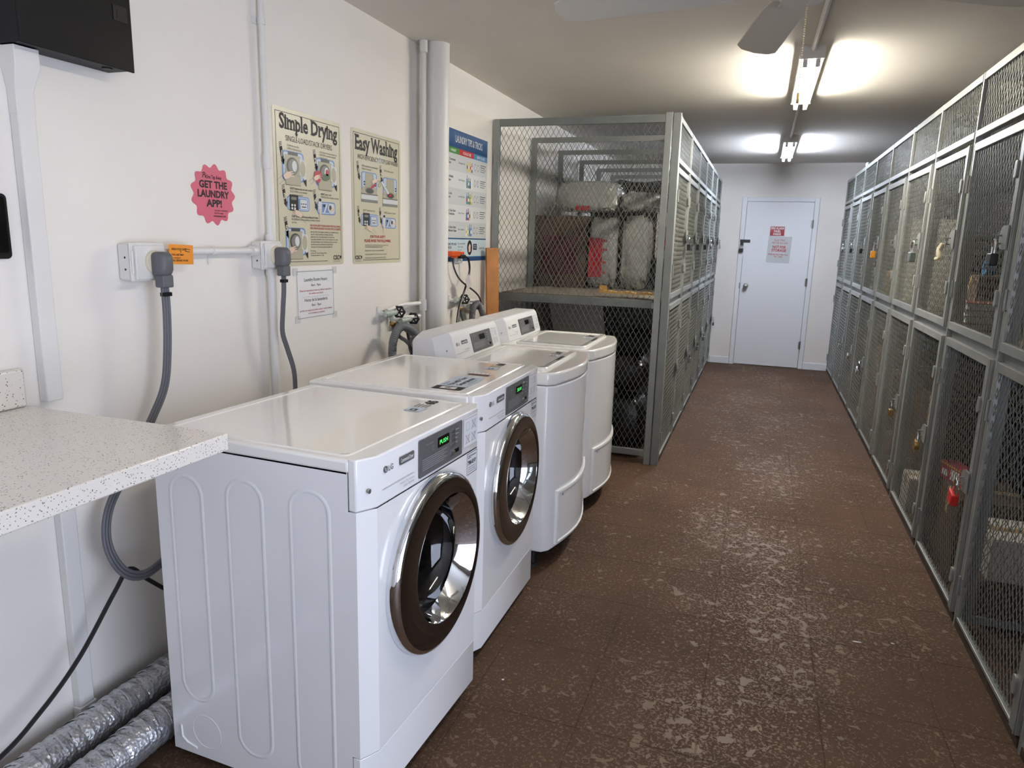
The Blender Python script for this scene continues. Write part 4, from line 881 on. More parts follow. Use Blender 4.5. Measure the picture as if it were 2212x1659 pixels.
for y, z in ((-0.02, ph-0.02), (pw-0.012, ph-0.02), (-0.012, -0.012), (pw-0.014, -0.012)): obj('tape', MB().box(0.0012, y, z, 0.0016, y+0.034, z+0.03), tp_, p, smooth=False)
# pink app sticker
pts = []
for i in range(13*8):
    a = 2*PI*i/104+0.12; r = 1+0.075*math.cos(13*a); pts.append((0.1*r*math.cos(a)*1.0, 0.1*r*math.sin(a)*0.97))
p = tag(obj('app_sticker', MB().prism(pts, 0.0004, 0.0012, 0, lambda a, b, c: (c, 2.072+a, 1.621+b)), PINK, smooth=False), 'pink scalloped laundry app sticker above the cable conduit', 'sticker')
F = Flat((0.0016, 2.072, 1.621), UY, UZ)
F.text('One Tap Away', 0.004, 0.053, 0.013, INK, 1, 'c', 0.01, width=0.075); F.line([(-0.048, 0.054), (-0.048, 0.062), (-0.042, 0.066), (-0.036, 0.062), (-0.036, 0.054)], 0.003, INK, 1); F.line([(-0.050, 0.068), (-0.042, 0.072), (-0.034, 0.068)], 0.003, INK, 1)
F.text('GET THE', 0.0, 0.022, 0.024, INK, 1, 'c', 0.035, width=0.135); F.text('LAUNDRY', 0.0, -0.009, 0.024, INK, 1, 'c', 0.035, width=0.152); F.text('APP!', 0.0, -0.040, 0.024, INK, 1, 'c', 0.035, width=0.075)
F.text('Scan here to download', 0.032, -0.055, 0.0065, INK, 1, 'c', 0.0, width=0.065); F.text('the free app', 0.02, -0.064, 0.0065, INK, 1, 'c'); F.text('onetapaway.com', 0.024, -0.074, 0.0065, INK, 1, 'c', 0.02)
F.build('lettering', p)
# outlet boxes
def outlet(label, y, z, w, h, d, name='outlet_box'):
    t = thing(name, label, 'outlet box', (0, y, z))
    obj('box', MB().box(0.0005, 0, 0, d*0.72, w, h), WHITE, t, bevel=0.006)
    obj('cover', MB().box(d*0.72, -0.002, -0.002, d*0.82, w+0.002, h+0.002).box(d*0.82, 0.008, 0.004, d, w-0.006, h-0.006).box(d*0.82, -0.001, 0.02, d*0.9, 0.007, h-0.02), WHITE, t, bevel=0.004)
    obj('receptacle', MB().lathe([(0.036, 0.0), (0.036, 0.006), (0.033, 0.010), (0.0, 0.010)], (d, w*0.60, h*0.5), 'x', 24), mat('cream_plastic', (222, 212, 190), 0.4), t)
    for k in range(2): obj('knockout_hole', MB().lathe([(0.0035, 0.0), (0.0, -0.0004)], (d*0.45, -0.0003, h*(0.3+0.32*k)), 'y', 8), DARK, t)
    return t
outlet('white dryer outlet box nearest the camera, with an orange tag beside it', 1.655, 1.345, 0.125, 0.11, 0.064)
outlet('white dryer outlet box at the foot of the wall conduit by the posters', 2.252, 1.363, 0.112, 0.102, 0.062)
def plug(t, x, y, z):
    obj('plug', MB().loft([[(x+a*0.9, y+b, z+c) for b, c in rr_pts(-0.026*s, -0.045*s, 0.026*s, 0.03*s, 0.016*s, 4)] for a, s in ((0.0, 0.95), (0.012, 1.0), (0.034, 0.98), (0.046, 0.72), (0.051, 0.35), (0.0515, 0.01))]).box(x+0.004, y-0.021, z-0.078, x+0.038, y+0.021, z-0.04), GCORD, t, bevel=0.004)
def flat_cord(path, w, d, n=5):
    """three-core ribbon: three tubes side by side"""
    mb = MB(); sp = smooth_path(path, n)
    for k in (-1, 0, 1):
        pts = []
        for i, p in enumerate(sp):
            a = sp[max(i-1, 0)]; b = sp[min(i+1, len(sp)-1)]; tdir = (b-a).normalized(); side = tdir.cross(Vector((1, 0, 0)))
            side = side.normalized() if side.length > 1e-4 else Vector((0, 1, 0)); pts.append(p+side*k*w*0.62)
        mb.tube(pts, w*0.36, 7)
    return mb
pc = thing('dryer_power_cord', 'thick grey dryer cord with a plug hanging behind the counter', 'power cord')
plug(pc, 0.074, 1.733, 1.402)
obj('cord', flat_cord([(0.092, 1.735, 1.33), (0.092, 1.737, 1.25), (0.093, 1.728, 1.13), (0.09, 1.71, 1.02), (0.085, 1.66, 0.93), (0.085, 1.56, 0.80), (0.09, 1.475, 0.70), (0.10, 1.45, 0.60), (0.12, 1.475, 0.51), (0.14, 1.53, 0.475), (0.16, 1.60, 0.50), (0.2, 1.70, 0.56), (0.28, 1.80, 0.6)], 0.0155, 0.01), GCORD, pc)
obj('strain_clip', MB().box(0.085, 1.722, 1.297, 0.104, 1.752, 1.309), BLACKM, pc, bevel=0.001)
pc = thing('dryer_power_cord', 'grey dryer cord with a plug hanging by the hours notice', 'power cord')
plug(pc, 0.072, 2.322, 1.415)
obj('cord', flat_cord([(0.09, 2.324, 1.35), (0.09, 2.322, 1.28), (0.085, 2.318, 1.20), (0.08, 2.318, 1.12), (0.08, 2.345, 1.05), (0.09, 2.368, 0.96), (0.10, 2.36, 0.86), (0.12, 2.34, 0.78)], 0.0125, 0.009), GCORD, pc)
obj('strain_clip', MB().box(0.082, 2.310, 1.312, 0.10, 2.338, 1.324), BLACKM, pc, bevel=0.001)
ot = tag(obj('orange_tag', MB().box(0, 0, 0, 0.0008, 0.115, 0.062), ORANGE, loc=(0.058, 1.795, 1.392), smooth=False), 'orange printed tag sticking out beside the nearer outlet box', 'tag'); ot.rotation_euler = (math.radians(-2), 0, math.radians(6))
F = Flat((0.001, 0, 0), UY, UZ)
F.text('HIGH VOLTAGE', 0.012, 0.044, 0.007, INK, 1, 'l', 0.02); F.text('Y', 0.05, 0.034, 0.009, INK, 1); F.text('THIS UNIT MAY', 0.01, 0.027, 0.006, INK, 1, 'l', 0.02); F.text('be energized', 0.01, 0.018, 0.006, INK, 1); F.text('CALL BEFORE WORK', 0.01, 0.009, 0.006, INK, 1, 'l', 0.02); F.line([(0.07, 0.05), (0.10, 0.047)], 0.002, INK, 1); F.line([(0.075, 0.042), (0.098, 0.040)], 0.002, INK, 1); F.build('lettering', ot)
# conduits
t = thing('wall_conduit', 'white vertical conduit dropping from the ceiling to an outlet box', 'conduit')
obj('pipe', MB().tube([(0.022, 2.338, HC), (0.022, 2.338, 1.76), (0.022, 2.338, 1.462)], 0.0115, 10), WHITE, t)
obj('strap', MB().tube([(0.022, 2.338, 2.238), (0.022, 2.338, 2.262)], 0.0145, 10).box(0.0008, 2.31, 2.238, 0.006, 2.34, 2.262), WHITE, t)
obj('coupling', MB().cyl((0.022, 2.338, 1.735), (0.022, 2.338, 1.785), 0.0145, 10), WHITE, t)
obj('coupling', MB().cyl((0.022, 2.338, 1.464), (0.022, 2.338, 1.492), 0.0165, 10), WHITE, t)
t = thing('wall_conduit', 'thicker white conduit running down from the outlet box behind the dryers', 'conduit')
obj('pipe', MB().cyl((0.026, 2.335, 1.362), (0.026, 2.335, 0.45), 0.0165, 12), WHITE, t)
obj('coupling', MB().cyl((0.026, 2.335, 1.335), (0.026, 2.335, 1.363), 0.021, 12), WHITE, t)
t = thing('wall_conduit', 'white horizontal conduit linking the two dryer outlet boxes', 'conduit')
obj('pipe', MB().cyl((0.026, 1.782, 1.43), (0.026, 2.25, 1.43), 0.0115, 10), WHITE, t)
obj('coupling', MB().cyl((0.026, 2.222, 1.43), (0.026, 2.25, 1.43), 0.019, 12), WHITE, t)
obj('strap', MB().cyl((0.026, 2.02, 1.43), (0.026, 2.042, 1.43), 0.0145, 10).box(0.0008, 2.024, 1.385, 0.006, 2.038, 1.43), WHITE, t)
# black cabinet, trunking, reader
t = thing('black_wall_cabinet', 'black steel box mounted high on the left wall', 'wall box', (0, 0, 0))
BX, BY0, BY1, BZ = 0.087, 1.35, 1.682, 1.933
m = MB(); m.box(0.0005, BY0, BZ, BX-0.004, BY1-0.006, HC-0.04); obj('case', m, BLACKM, t, bevel=0.002)
obj('cabinet_door', MB().box(BX-0.004, BY0, BZ-0.003, BX+0.002, BY1+0.002, HC-0.04), BLACKM, t, bevel=0.0015)
obj('latch', MB().box(BX+0.002, BY1-0.058, 2.055, BX+0.0034, BY1-0.012, 2.095).box(BX+0.0034, BY1-0.046, 2.062, BX+0.0042, BY1-0.026, 2.084), mat('deep_black', (8, 8, 8), 0.5), t)
obj('keyhole_cap', MB().lathe([(0.014, 0.0), (0.014, -0.003), (0.0, -0.003)], (0.05, BY1-0.055, BZ), 'z', 14), mat('deep_black', (8, 8, 8)), t)
t = thing('cable_trunking', 'white square trunking with a flared head below the black box', 'trunking')
obj('channel', MB().box(0.0005, 1.3675, 1.031, 0.030, 1.4155, 1.775), WHITE, t, bevel=0.003)
m = MB(); ra = [(0.0005, 1.3665), (0.031, 1.3665), (0.031, 1.4165), (0.0005, 1.4165)]; rb = [(0.0005, 1.357), (0.052, 1.357), (0.052, 1.424), (0.0005, 1.424)]
m.loft([[(x, y, z) for x, y in r] for r, z in ((ra, 1.772), (ra, 1.832), (rb, 1.885), (rb, 1.930))]); m.add([(x, y, 1.930) for x, y in rb], [(0,1,2,3)]); m.add([(x, y, 1.772) for x, y in ra], [(3,2,1,0)])
obj('flared_head', m, WHITE, t, bevel=0.002)
obj('channel', MB().box(0.0005, 1.372, 0.10, 0.028, 1.420, 0.985), WHITE, t, bevel=0.003)
obj('end_cap', MB().box(0.0005, 1.368, 0.0, 0.032, 1.424, 0.10), WHITE, t, bevel=0.003)
t = thing('wall_tablet', 'black rounded touch panel at the left picture edge above the counter', 'touch panel')
obj('case', MB().prism(rr_pts(1.13, 1.414, 1.327, 1.575, 0.012, 4), 0.0005, 0.014, 0, lambda a, b, c: (c, a, b)), BLACKM, t, bevel=0.002)
obj('screen', MB().prism(rr_pts(1.138, 1.43, 1.319, 1.567, 0.006, 3), 0.014, 0.0152, 0, lambda a, b, c: (c, a, b)), BLACKG, t)

# round column pipe and slim pipe
t = thing('column_pipe', 'thick round white pipe rising from floor to ceiling behind the washers', 'pipe')
obj('pipe', MB().cyl((0.105, 3.672, 0.0), (0.105, 3.672, HC), 0.0615, 28), WHITE, t)
t = thing('riser_pipe', 'slim white riser pipe just left of the thick round pipe', 'pipe')
obj('pipe', MB().cyl((0.062, 3.588, 0.0), (0.062, 3.588, HC-0.005), 0.013, 10), WHITE, t)
obj('collar', MB().cyl((0.062, 3.588, HC-0.06), (0.062, 3.588, HC-0.001), 0.022, 10), WHITE, t)
obj('tee', MB().cyl((0.062, 3.588, 1.10), (0.062, 3.588, 1.16), 0.021, 10), WHITE, t)
BLU = mat('black_valve_handle', (30, 32, 36), 0.4)
def wheel(c, r, parent):
    m = MB(); n = 24
    def R(i, q): return r*(1+0.10*math.cos(6*2*PI*i/n))+0.0055*math.cos(q)
    ring = [[(c[0]+R(i, q)*math.cos(2*PI*i/n), c[1]+0.005*math.sin(q)+0.25*R(i, q)*math.cos(2*PI*i/n), c[2]+R(i, q)*math.sin(2*PI*i/n)) for i in range(n)] for q in [2*PI*k/6 for k in range(7)]]
    m.loft(ring)
    for k in range(3): a = PI*k/3; m.tube([(c[0]-r*math.cos(a), c[1]-0.25*r*math.cos(a), c[2]-r*math.sin(a)), (c[0]+r*math.cos(a), c[1]+0.25*r*math.cos(a), c[2]+r*math.sin(a))], 0.0045, 6)
    obj('hand_wheel', m, BLU, parent)
def valve(label, y, z, ypipe, zp):
    t = thing('hose_valve', label, 'valve', (0, 0, 0), 0, 'washer supply valves on the left wall')
    obj('wall_flange', MB().box(0.0005, y-0.035, z-0.035, 0.008, y-0.005, z+0.035).cyl((0.005, y-0.02, z), (0.05, y-0.02, z), 0.011, 10), WHITE, t)
    obj('body', MB().tube([(0.05, y-0.04, z), (0.05, y+0.0, z), (0.05, y+0.075, z)], [0.014, 0.017, 0.013], 12).cyl((0.05, y+0.02, z), (0.055, y+0.028, z-0.045), 0.012, 10), BRONZE, t)
    obj('hose_nut', MB().lathe([(0.0155, 0.0), (0.0175, -0.004), (0.0175, -0.018), (0.0145, -0.024)], (0.056, y+0.03, z-0.042), 'z', 8), BRASS, t)
    obj('stem', MB().cyl((0.05, y+0.07, z), (0.05, y+0.115, z), 0.007, 8), BLU, t)
    wheel((0.05, y+0.11, z), 0.027, t)
    obj('supply_pipe', MB().tube([(0.026, y+0.02, z+0.012), (0.028, ypipe-0.14, zp), (0.05, ypipe-0.06, zp), (0.06, ypipe, zp)], 0.0105, 8), WHITE, t)
    return t
valve('upper left supply valve with a black handwheel behind the first washer', 3.22, 1.112, 3.55, 1.142)
valve('lower supply valve with a black handwheel right beside the slim riser pipe', 3.385, 1.062, 3.55, 1.072)
valve('supply valve with a dark handwheel showing right of the thick round pipe', 4.10, 1.118, 4.36, 1.10)
valve('supply valve partly hidden behind the grey drain hose of the second washer', 4.31, 1.066, 4.5, 1.05)
tag(obj('fill_hose', MB().tube(smooth_path([(0.056, 3.25, 1.05), (0.066, 3.252, 1.025), (0.12, 3.205, 1.0), (0.19, 3.15, 0.985), (0.24, 3.16, 0.92), (0.27, 3.2, 0.80)], 6), 0.010, 10), GCORD), 'braided grey fill hose dropping from the upper left valve', 'hose')
tag(obj('fill_hose', MB().tube(smooth_path([(0.056, 3.415, 1.0), (0.07, 3.41, 0.95), (0.12, 3.37, 0.88), (0.18, 3.33, 0.78)], 6), 0.0095, 10), DCORD), 'dark fill hose under the lower valve behind the first washer', 'hose')
tag(obj('fill_hose', MB().tube(smooth_path([(0.056, 4.13, 1.055), (0.07, 4.135, 1.0), (0.11, 4.15, 0.92), (0.2, 4.16, 0.80)], 6), 0.009, 10), mat('green_grey_hose', (66, 84, 80), 0.5)), 'dark greenish fill hose right of the thick round pipe', 'hose')
def ribbed(path, r, mat_, label, pitch=0.008):
    sp = smooth_path(path, 14); out = [sp[0]]; acc = 0.0; L = [0.0]
    for a, b in zip(sp[:-1], sp[1:]): L.append(L[-1]+(b-a).length)
    n = int(L[-1]/pitch*2); pts = []; rad = []; k = 0
    for i in range(n+1):
        s = L[-1]*i/n
        while k < len(L)-2 and L[k+1] < s: k += 1
        q = (s-L[k])/max(1e-6, L[k+1]-L[k]); pts.append(sp[k].lerp(sp[k+1], q)); rad.append(r*(1.0 if i % 2 else 0.90))
    return tag(obj('drain_hose', MB().tube(pts, rad, 12), mat_), label, 'hose')
ribbed([(0.12, 3.14, 0.80), (0.11, 3.145, 0.93), (0.11, 3.165, 1.0), (0.115, 3.225, 1.047), (0.125, 3.31, 1.027), (0.15, 3.38, 0.96), (0.18, 3.43, 0.88), (0.21, 3.45, 0.78)], 0.022, GHOSE, 'ribbed grey drain hose arched behind the first washer')
ribbed([(0.10, 4.235, 0.80), (0.09, 4.24, 0.98), (0.09, 4.26, 1.055), (0.095, 4.31, 1.085), (0.10, 4.36, 1.055), (0.12, 4.39, 0.96), (0.15, 4.40, 0.82)], 0.021, GCORD, 'ribbed grey drain hose arched behind the second washer')
tag(obj('standpipe', MB().tube([(0.12, 3.14, 0.45), (0.12, 3.14, 0.795)], 0.036, 16), WHITE), 'white drain standpipe below the first grey drain hose', 'pipe')
tag(obj('washer_cable', MB().tube(smooth_path([(0.30, 3.02, 0.92), (0.25, 3.06, 0.985), (0.20, 3.22, 1.0), (0.18, 3.35, 0.90)], 6), 0.009, 8), BCORD), 'short black cable curling behind the first washer console', 'cable')
# orange splitter with cords
t = thing('orange_power_splitter', 'orange three-way plug splitter hanging over the blue poster', 'power splitter')
obj('housing', MB().box(0.02, 3.99, 1.388, 0.06, 4.118, 1.42).box(0.02, 4.05, 1.378, 0.055, 4.09, 1.39), OPLUG, t, bevel=0.008)
obj('socket', MB().box(0.03, 4.118, 1.400, 0.058, 4.18, 1.416), OPLUG, t, bevel=0.004)
obj('wall_socket', MB().box(0.003, 4.14, 1.345, 0.02, 4.24, 1.42), PLW, t, bevel=0.003)
t = thing('washer_power_cord', 'black power cord looping from the orange splitter to the second washer', 'power cord')
obj('plug', MB().box(0.028, 4.121, 1.374, 0.066, 4.19, 1.398), BCORD, t, bevel=0.006)
obj('cord', MB().tube(smooth_path([(0.05, 4.18, 1.39), (0.06, 4.235, 1.37), (0.065, 4.25, 1.31), (0.07, 4.22, 1.26), (0.075, 4.15, 1.18), (0.08, 4.05, 1.07), (0.10, 3.98, 0.96), (0.14, 3.96, 0.86)], 6), 0.0065, 8), BCORD, t)
tg = obj('paper_tag', MB().box(0.0, -0.034, -0.040, 0.001, 0.034, 0.040), mat('printed_tag', (200, 192, 196), 0.6, var=0.25, vscale=160), t, smooth=False, loc=(0.092, 4.165, 1.228)); tg.rotation_euler.x = math.radians(32)
tag(obj('splitter_cord', MB().tube(smooth_path([(0.03, 4.07, 1.376), (0.035, 4.07, 1.32), (0.05, 4.14, 1.24), (0.105, 4.26, 1.16), (0.10, 4.36, 1.10), (0.06, 4.47, 1.03), (0.07, 4.54, 0.96), (0.08, 4.55, 0.85)], 6), 0.0055, 8), DCORD), 'thin dark cord running from the orange splitter toward the wooden plank', 'power cord')
pk = tag(obj('wooden_plank', MB().box(-0.042, -0.02, 0.0, 0.042, 0.02, 1.44), WOOD, loc=(0.10, 4.66, 0.0), bevel=0.003), 'light wooden plank leaning upright against the wall by the mesh panel', 'plank')
pk.rotation_euler = (0.0, math.radians(-1.6), math.radians(35))
# foil ducts on the floor
def duct(path, r, label):
    sp = smooth_path(path, 16); L = [0.0]
    for a, b in zip(sp[:-1], sp[1:]): L.append(L[-1]+(b-a).length)
    n = int(L[-1]/0.0045); pts = []; rad = []; k = 0
    for i in range(n+1):
        s = L[-1]*i/n
        while k < len(L)-2 and L[k+1] < s: k += 1
        q = (s-L[k])/max(1e-6, L[k+1]-L[k]); p = sp[k].lerp(sp[k+1], q)
        pts.append(p+Vector((0.0015*math.sin(i*1.7), 0, 0))); rad.append(r*(1.0-0.11*abs(math.sin(s/0.036*PI))**0.6))
    return tag(obj('foil_duct', MB().tube(pts, rad, 20), FOIL), label, 'vent duct', 'flexible foil ducts on the floor behind the dryers')
duct([(0.105, 0.55, 0.064), (0.105, 1.0, 0.064), (0.10, 1.4, 0.068), (0.095, 1.75, 0.068), (0.10, 2.1, 0.068)], 0.062, 'silver foil duct on the floor against the left wall')
duct([(0.245, 0.55, 0.062), (0.25, 1.0, 0.062), (0.252, 1.4, 0.062), (0.25, 1.7, 0.066), (0.24, 2.05, 0.07)], 0.060, 'silver foil duct on the floor next to the dryer cabinet')
tag(obj('black_cable', MB().tube(smooth_path([(0.22, 1.75, 0.30), (0.16, 1.64, 0.36), (0.13, 1.555, 0.445), (0.12, 1.50, 0.505), (0.11, 1.45, 0.45), (0.10, 1.33, 0.31), (0.10, 1.20, 0.22), (0.11, 1.05, 0.17), (0.14, 0.7, 0.15), (0.17, 0.4, 0.15)], 6), 0.0065, 8), BCORD), 'black cable hooked over the grey cord and sloping down to the floor ducts', 'cable')

# ------------------------------------------------------------------ padlocks on the lockers
def padlock(label, loc, body, face=-1, kind='box', tilt=0.0, s=1.0):
    t = thing('padlock', label, 'padlock', loc, 0, 'padlocks on the mesh lockers'); t.rotation_euler.x = tilt
    if kind == 'round':
        obj('body', MB().lathe([(0.0, -0.012*s), (0.026*s, -0.010*s), (0.028*s, 0.0), (0.026*s, 0.010*s), (0.0, 0.012*s)], (0, 0, -0.055*s), 'x', 20), body, t)
    else:
        obj('body', MB().box(-0.012*s, -0.026*s, -0.088*s, 0.012*s, 0.026*s, -0.045*s), body, t, bevel=0.004*s)
    obj('shackle', MB().tube([(0, -0.016*s, -0.046*s), (0, -0.016*s, -0.010*s), (0, -0.009*s, 0.002*s), (0, 0.009*s, 0.002*s), (0, 0.016*s, -0.010*s), (0, 0.016*s, -0.046*s)], 0.0042*s, 8), CHROME, t)
    return t
PBLK = mat('padlock_black', (26, 26, 28), 0.4); PGRY = mat('padlock_grey', (110, 118, 116), 0.35, 0.6); PYEL = mat('padlock_orange', (226, 150, 30), 0.45); PRED = mat('padlock_red', (206, 46, 48), 0.45)
def rp(b, z): return (XR-0.036, RY0+b*BW+PW/2+0.089, z)
padlock('black padlock with a tall shackle on the upper door nearest the right edge', rp(2, 1.545), PBLK, s=1.1)
t = thing('cloth_wrapped_padlock', 'padlock wrapped in pale cloth on an upper right locker door', 'padlock', rp(3, 1.545), 0, 'padlocks on the mesh lockers')
m = MB(); 
for k in range(3): m.tube(smooth_path([(-0.005, 0.03-0.01*k, -0.01), (-0.02, 0.02, -0.04-0.01*k), (-0.015, -0.01+0.012*k, -0.075), (-0.02, 0.03+0.01*k, -0.085)], 5), [0.010]*16, 8)
obj('cloth', m, mat('cream_cloth', (206, 196, 168), 0.85), t); obj('shackle', MB().tube([(0, -0.012, -0.03), (0, -0.012, 0.0), (0, 0.012, 0.0), (0, 0.012, -0.03)], 0.004, 6), CHROME, t)
padlock('grey padlock with a long chrome shackle on an upper right locker door', rp(4, 1.55), PGRY, s=1.35)
padlock('orange padlock on the upper door of a right locker', rp(6, 1.55), PYEL, s=1.35)
padlock('small black padlock on an upper right locker, just beyond the orange padlock', rp(7, 1.55), PBLK)
padlock('small black padlock on an upper right locker, second beyond the orange padlock', rp(8, 1.55), PBLK)
padlock('small chrome round padlock on the upper right locker next to the far wall', rp(9, 1.55), SILVER, kind='round')
padlock('red padlock on the lower door at the right', rp(2, 0.575), PRED, s=1.2, tilt=0.25)
padlock('round brass and chrome dial padlock on a lower right locker door', rp(3, 0.575), BRASS, kind='round', s=1.1)
padlock('brass padlock on a lower right locker door in mid row', rp(4, 0.575), BRASS, s=1.0)
padlock('bright chrome padlock on a lower right locker door', rp(6, 0.575), CHROME, s=1.2, tilt=0.5)
padlock('small chrome padlock on a lower right locker near the far wall', rp(8, 0.575), SILVER)
padlock('dim steel padlock on a lower right locker, seventh from the camera', rp(7, 0.575), SILVER, kind='round')
def lp(b, z): return (XL+0.036, YL+0.02+(b+1)*LP-(PW/2+0.089)*LP/BW, z)
for b, lab, m_, k in ((0, 'black padlock on the upper door of the left locker closest to the washers', PBLK, 'box'), (1, 'small black padlock on the second upper left locker door', PBLK, 'box'), (2, 'black padlock on the third upper left locker door', PBLK, 'box'), (3, 'chrome round padlock on the fourth upper left locker door', SILVER, 'round'), (5, 'steel padlock on the upper left locker next to the far wall', SILVER, 'box')):
    padlock(lab, lp(b, 1.545), m_, 1, k)
for b, lab in ((1, 'steel padlock on the second lower left locker door'), (2, 'steel padlock on the third lower left locker door'), (3, 'steel padlock on the fourth lower left locker door'), (5, 'steel padlock on the lower left locker next to the far wall')):
    padlock(lab, lp(b, 0.58), PGRY, 1)
tag(obj('glass_bulb', MB().lathe([(0.010, 0.0), (0.011, 0.02), (0.02, 0.04), (0.022, 0.055), (0.016, 0.072), (0.0, 0.08)], (2.75, 8.35, 2.297), 'z', 14), mat('frosted_glass', (214, 218, 220), 0.15)), 'small glass bulb lying on top of the right lockers near the far end', 'bulb')

# ------------------------------------------------------------------ stored belongings
def carton(label, loc, w, d, h, m=None, rotz=0.0, name='cardboard_box', print_m=None, group=None):
    """w along y, d along x"""
    t = thing(name, label, 'box', loc, rotz, group); m = m or CARD
    b = obj('body', MB().box(-d/2, -w/2, 0, d/2, w/2, h-0.004), m, t, bevel=0.004)
    for s in (-1, 1): obj('flap', MB().box(-d/2+0.002, min(s*0.003, s*(w/2-0.002)), h-0.004, d/2-0.002, max(s*0.003, s*(w/2-0.002)), h), m, t)
    obj('tape', MB().box(-d/2-0.001, -0.025, h*0.7, d/2+0.001, 0.025, h+0.001), TAPE, t)
    if print_m: obj('print_panel', MB().box(-d/2-0.0012, -w*0.34, h*0.18, -d/2, w*0.34, h*0.72).box(-d*0.34, -w/2-0.0012, h*0.18, d*0.34, -w/2, h*0.72), print_m, t)
    return t
def lump(mb, c, s, seed, amp=0.12, n=10, sq=0.35):
    """rounded, creased bag shape"""
    vs = []; fs = []
    for i in range(n+1):
        th = PI*i/n
        for j in range(2*n):
            ph_ = PI*j/n; x, y, z = math.sin(th)*math.cos(ph_), math.sin(th)*math.sin(ph_), -math.cos(th)
            f = lambda q: math.copysign(abs(q)**(1-sq), q)
            k = 1+amp*noise.noise(Vector((x*2.3+seed, y*2.3, z*2.3))) + amp*0.45*(0.4-abs(noise.noise(Vector((x*4+seed, y*4, z*4))))*2) + amp*0.25*noise.noise(Vector((x*9+seed, y*9, z*9)))
            vs.append((c[0]+s[0]*f(x)*k, c[1]+s[1]*f(y)*k, max(0.0008, c[2]+s[2]*f(z)*k)))
    for i in range(n):
        for j in range(2*n): fs.append((i*2*n+j, i*2*n+(j+1) % (2*n), (i+1)*2*n+(j+1) % (2*n), (i+1)*2*n+j))
    return mb.add(vs, fs)
def bag(name, label, cat, c, s, m, seed, knot=False, **k):
    t = thing(name, label, cat, c)
    o = obj('body', lump(MB(), (0, 0, s[2]), s, seed, **k), m, t)
    lo = min(v.co.z for v in o.data.vertices)
    for v in o.data.vertices: v.co.z = max(v.co.z-lo if False else v.co.z, 0.0)
    if knot: obj('knot', MB().tube([(0, 0, s[2]*1.9), (0.01, 0.0, s[2]*2.1), (0.03, 0.02, s[2]*2.3)], [0.03, 0.015, 0.04], 8), m, t)
    return t
ZS, ZF = 1.1305, 0.0
# second left locker, above the shelf, seen through the end panel and the first partition
carton('dark brown carton with a maroon print panel on the second left locker shelf', (0.25, 5.93, ZS), 0.44, 0.44, 0.57, CARDD, 0, print_m=MAROON)
REDL = mat('red_label', (176, 24, 40), 0.45)
t = thing('wrapped_mattress_roll', 'tall plastic-wrapped bundle with a red label on the left locker shelf', 'wrapped bundle', (0.60, 5.86, ZS))
obj('wrap', lump(MB(), (0, 0, 0.285), (0.118, 0.14, 0.285), 4.2, 0.07, 28, 0.6), WRAP, t)
obj('label', MB().box(-0.105, -0.158, 0.09, 0.005, -0.154, 0.40), REDL, t)
F = Flat((0.03, -0.1585, 0.10), (1,0,0), (0,0,1))
for k, h_ in enumerate((0.02, 0.10, 0.2, 0.27)): F.rect(-0.018, h_, 0.012, h_+0.018, REDI, 1)
F.build('print', t)
t = thing('wrapped_mattress_roll', 'plastic-wrapped bundle standing right of the red label on the left locker shelf', 'wrapped bundle', (0.852, 5.88, ZS))
obj('wrap', lump(MB(), (0, 0, 0.285), (0.115, 0.15, 0.285), 9.4, 0.13, 28, 0.55), WRAP, t)
t = thing('wrapped_cushion', 'bulky plastic-wrapped cushion lying on top of the wrapped bundles', 'wrapped bundle', (0.45, 5.88, ZS+0.60))
obj('wrap', lump(MB(), (0, 0, 0.12), (0.245, 0.19, 0.125), 2.7, 0.15, 28, 0.5), WRAP, t)
obj('label', MB().box(-0.07, -0.20, 0.012, 0.04, -0.196, 0.045), REDL, t)
t = thing('wrapped_cushion', 'plastic-wrapped bedding roll on the right of the bulky wrapped cushion', 'wrapped bundle', (0.87, 5.90, ZS+0.61))
obj('wrap', lump(MB(), (0, 0, 0.075), (0.15, 0.17, 0.08), 6.1, 0.2, 26, 0.4), WRAP, t)
carton('pale carton with a red corner right of the wrapped bundles', (1.06, 6.10, ZS+0.25), 0.30, 0.15, 0.36, CARDW, 0.0, name='white_carton', print_m=REDL)
t = thing('black_crate', 'black plastic crate under the pale carton on the locker shelf', 'crate', (1.06, 6.10, ZS)); obj('body', MB().box(-0.085, -0.2, 0, 0.085, 0.2, 0.249), DARK, t, bevel=0.006)
for k in range(3): obj('rib', MB().box(-0.088, -0.17+k*0.14, 0.01, -0.085, -0.12+k*0.14, 0.235).box(-0.07+k*0.055, -0.203, 0.01, -0.035+k*0.055, -0.2, 0.235), BLACKM, t)
t = thing('padded_envelope', 'torn yellow padded envelope at the front of the locker shelf', 'envelope', (0.80, 4.885, ZS+0.026))
YEL = mat('yellow_paper', (206, 158, 78), 0.7, var=0.1, vscale=20)
m = MB(); nx = 10
vs = [(-0.02+0.36*i/nx, (-0.03 if j == 0 else 0.035), 0.006+0.012*abs(math.sin(i*0.9))+(0.03 if i == 0 else 0)) for i in range(nx+1) for j in range(2)]; lowv = [(a, b, 0.0) for a, b, c in vs]
m.add(vs, [(2*i, 2*i+2, 2*i+3, 2*i+1) for i in range(nx)]); m.add(vs+lowv, [(2*i, 2*(nx+1)+2*i, 2*(nx+1)+2*i+2, 2*i+2) for i in range(nx)] + [(2*i+1, 2*i+3, 2*(nx+1)+2*i+3, 2*(nx+1)+2*i+1) for i in range(nx)])
obj('sheet', m, YEL, t); obj('torn_flap', MB().prism([(-0.03, 0.0), (0.03, 0.0), (0.025, 0.05), (-0.02, 0.055)], -0.01, -0.007, 0, lambda a, b, c: (a+0.0, c, b)), YEL, t)
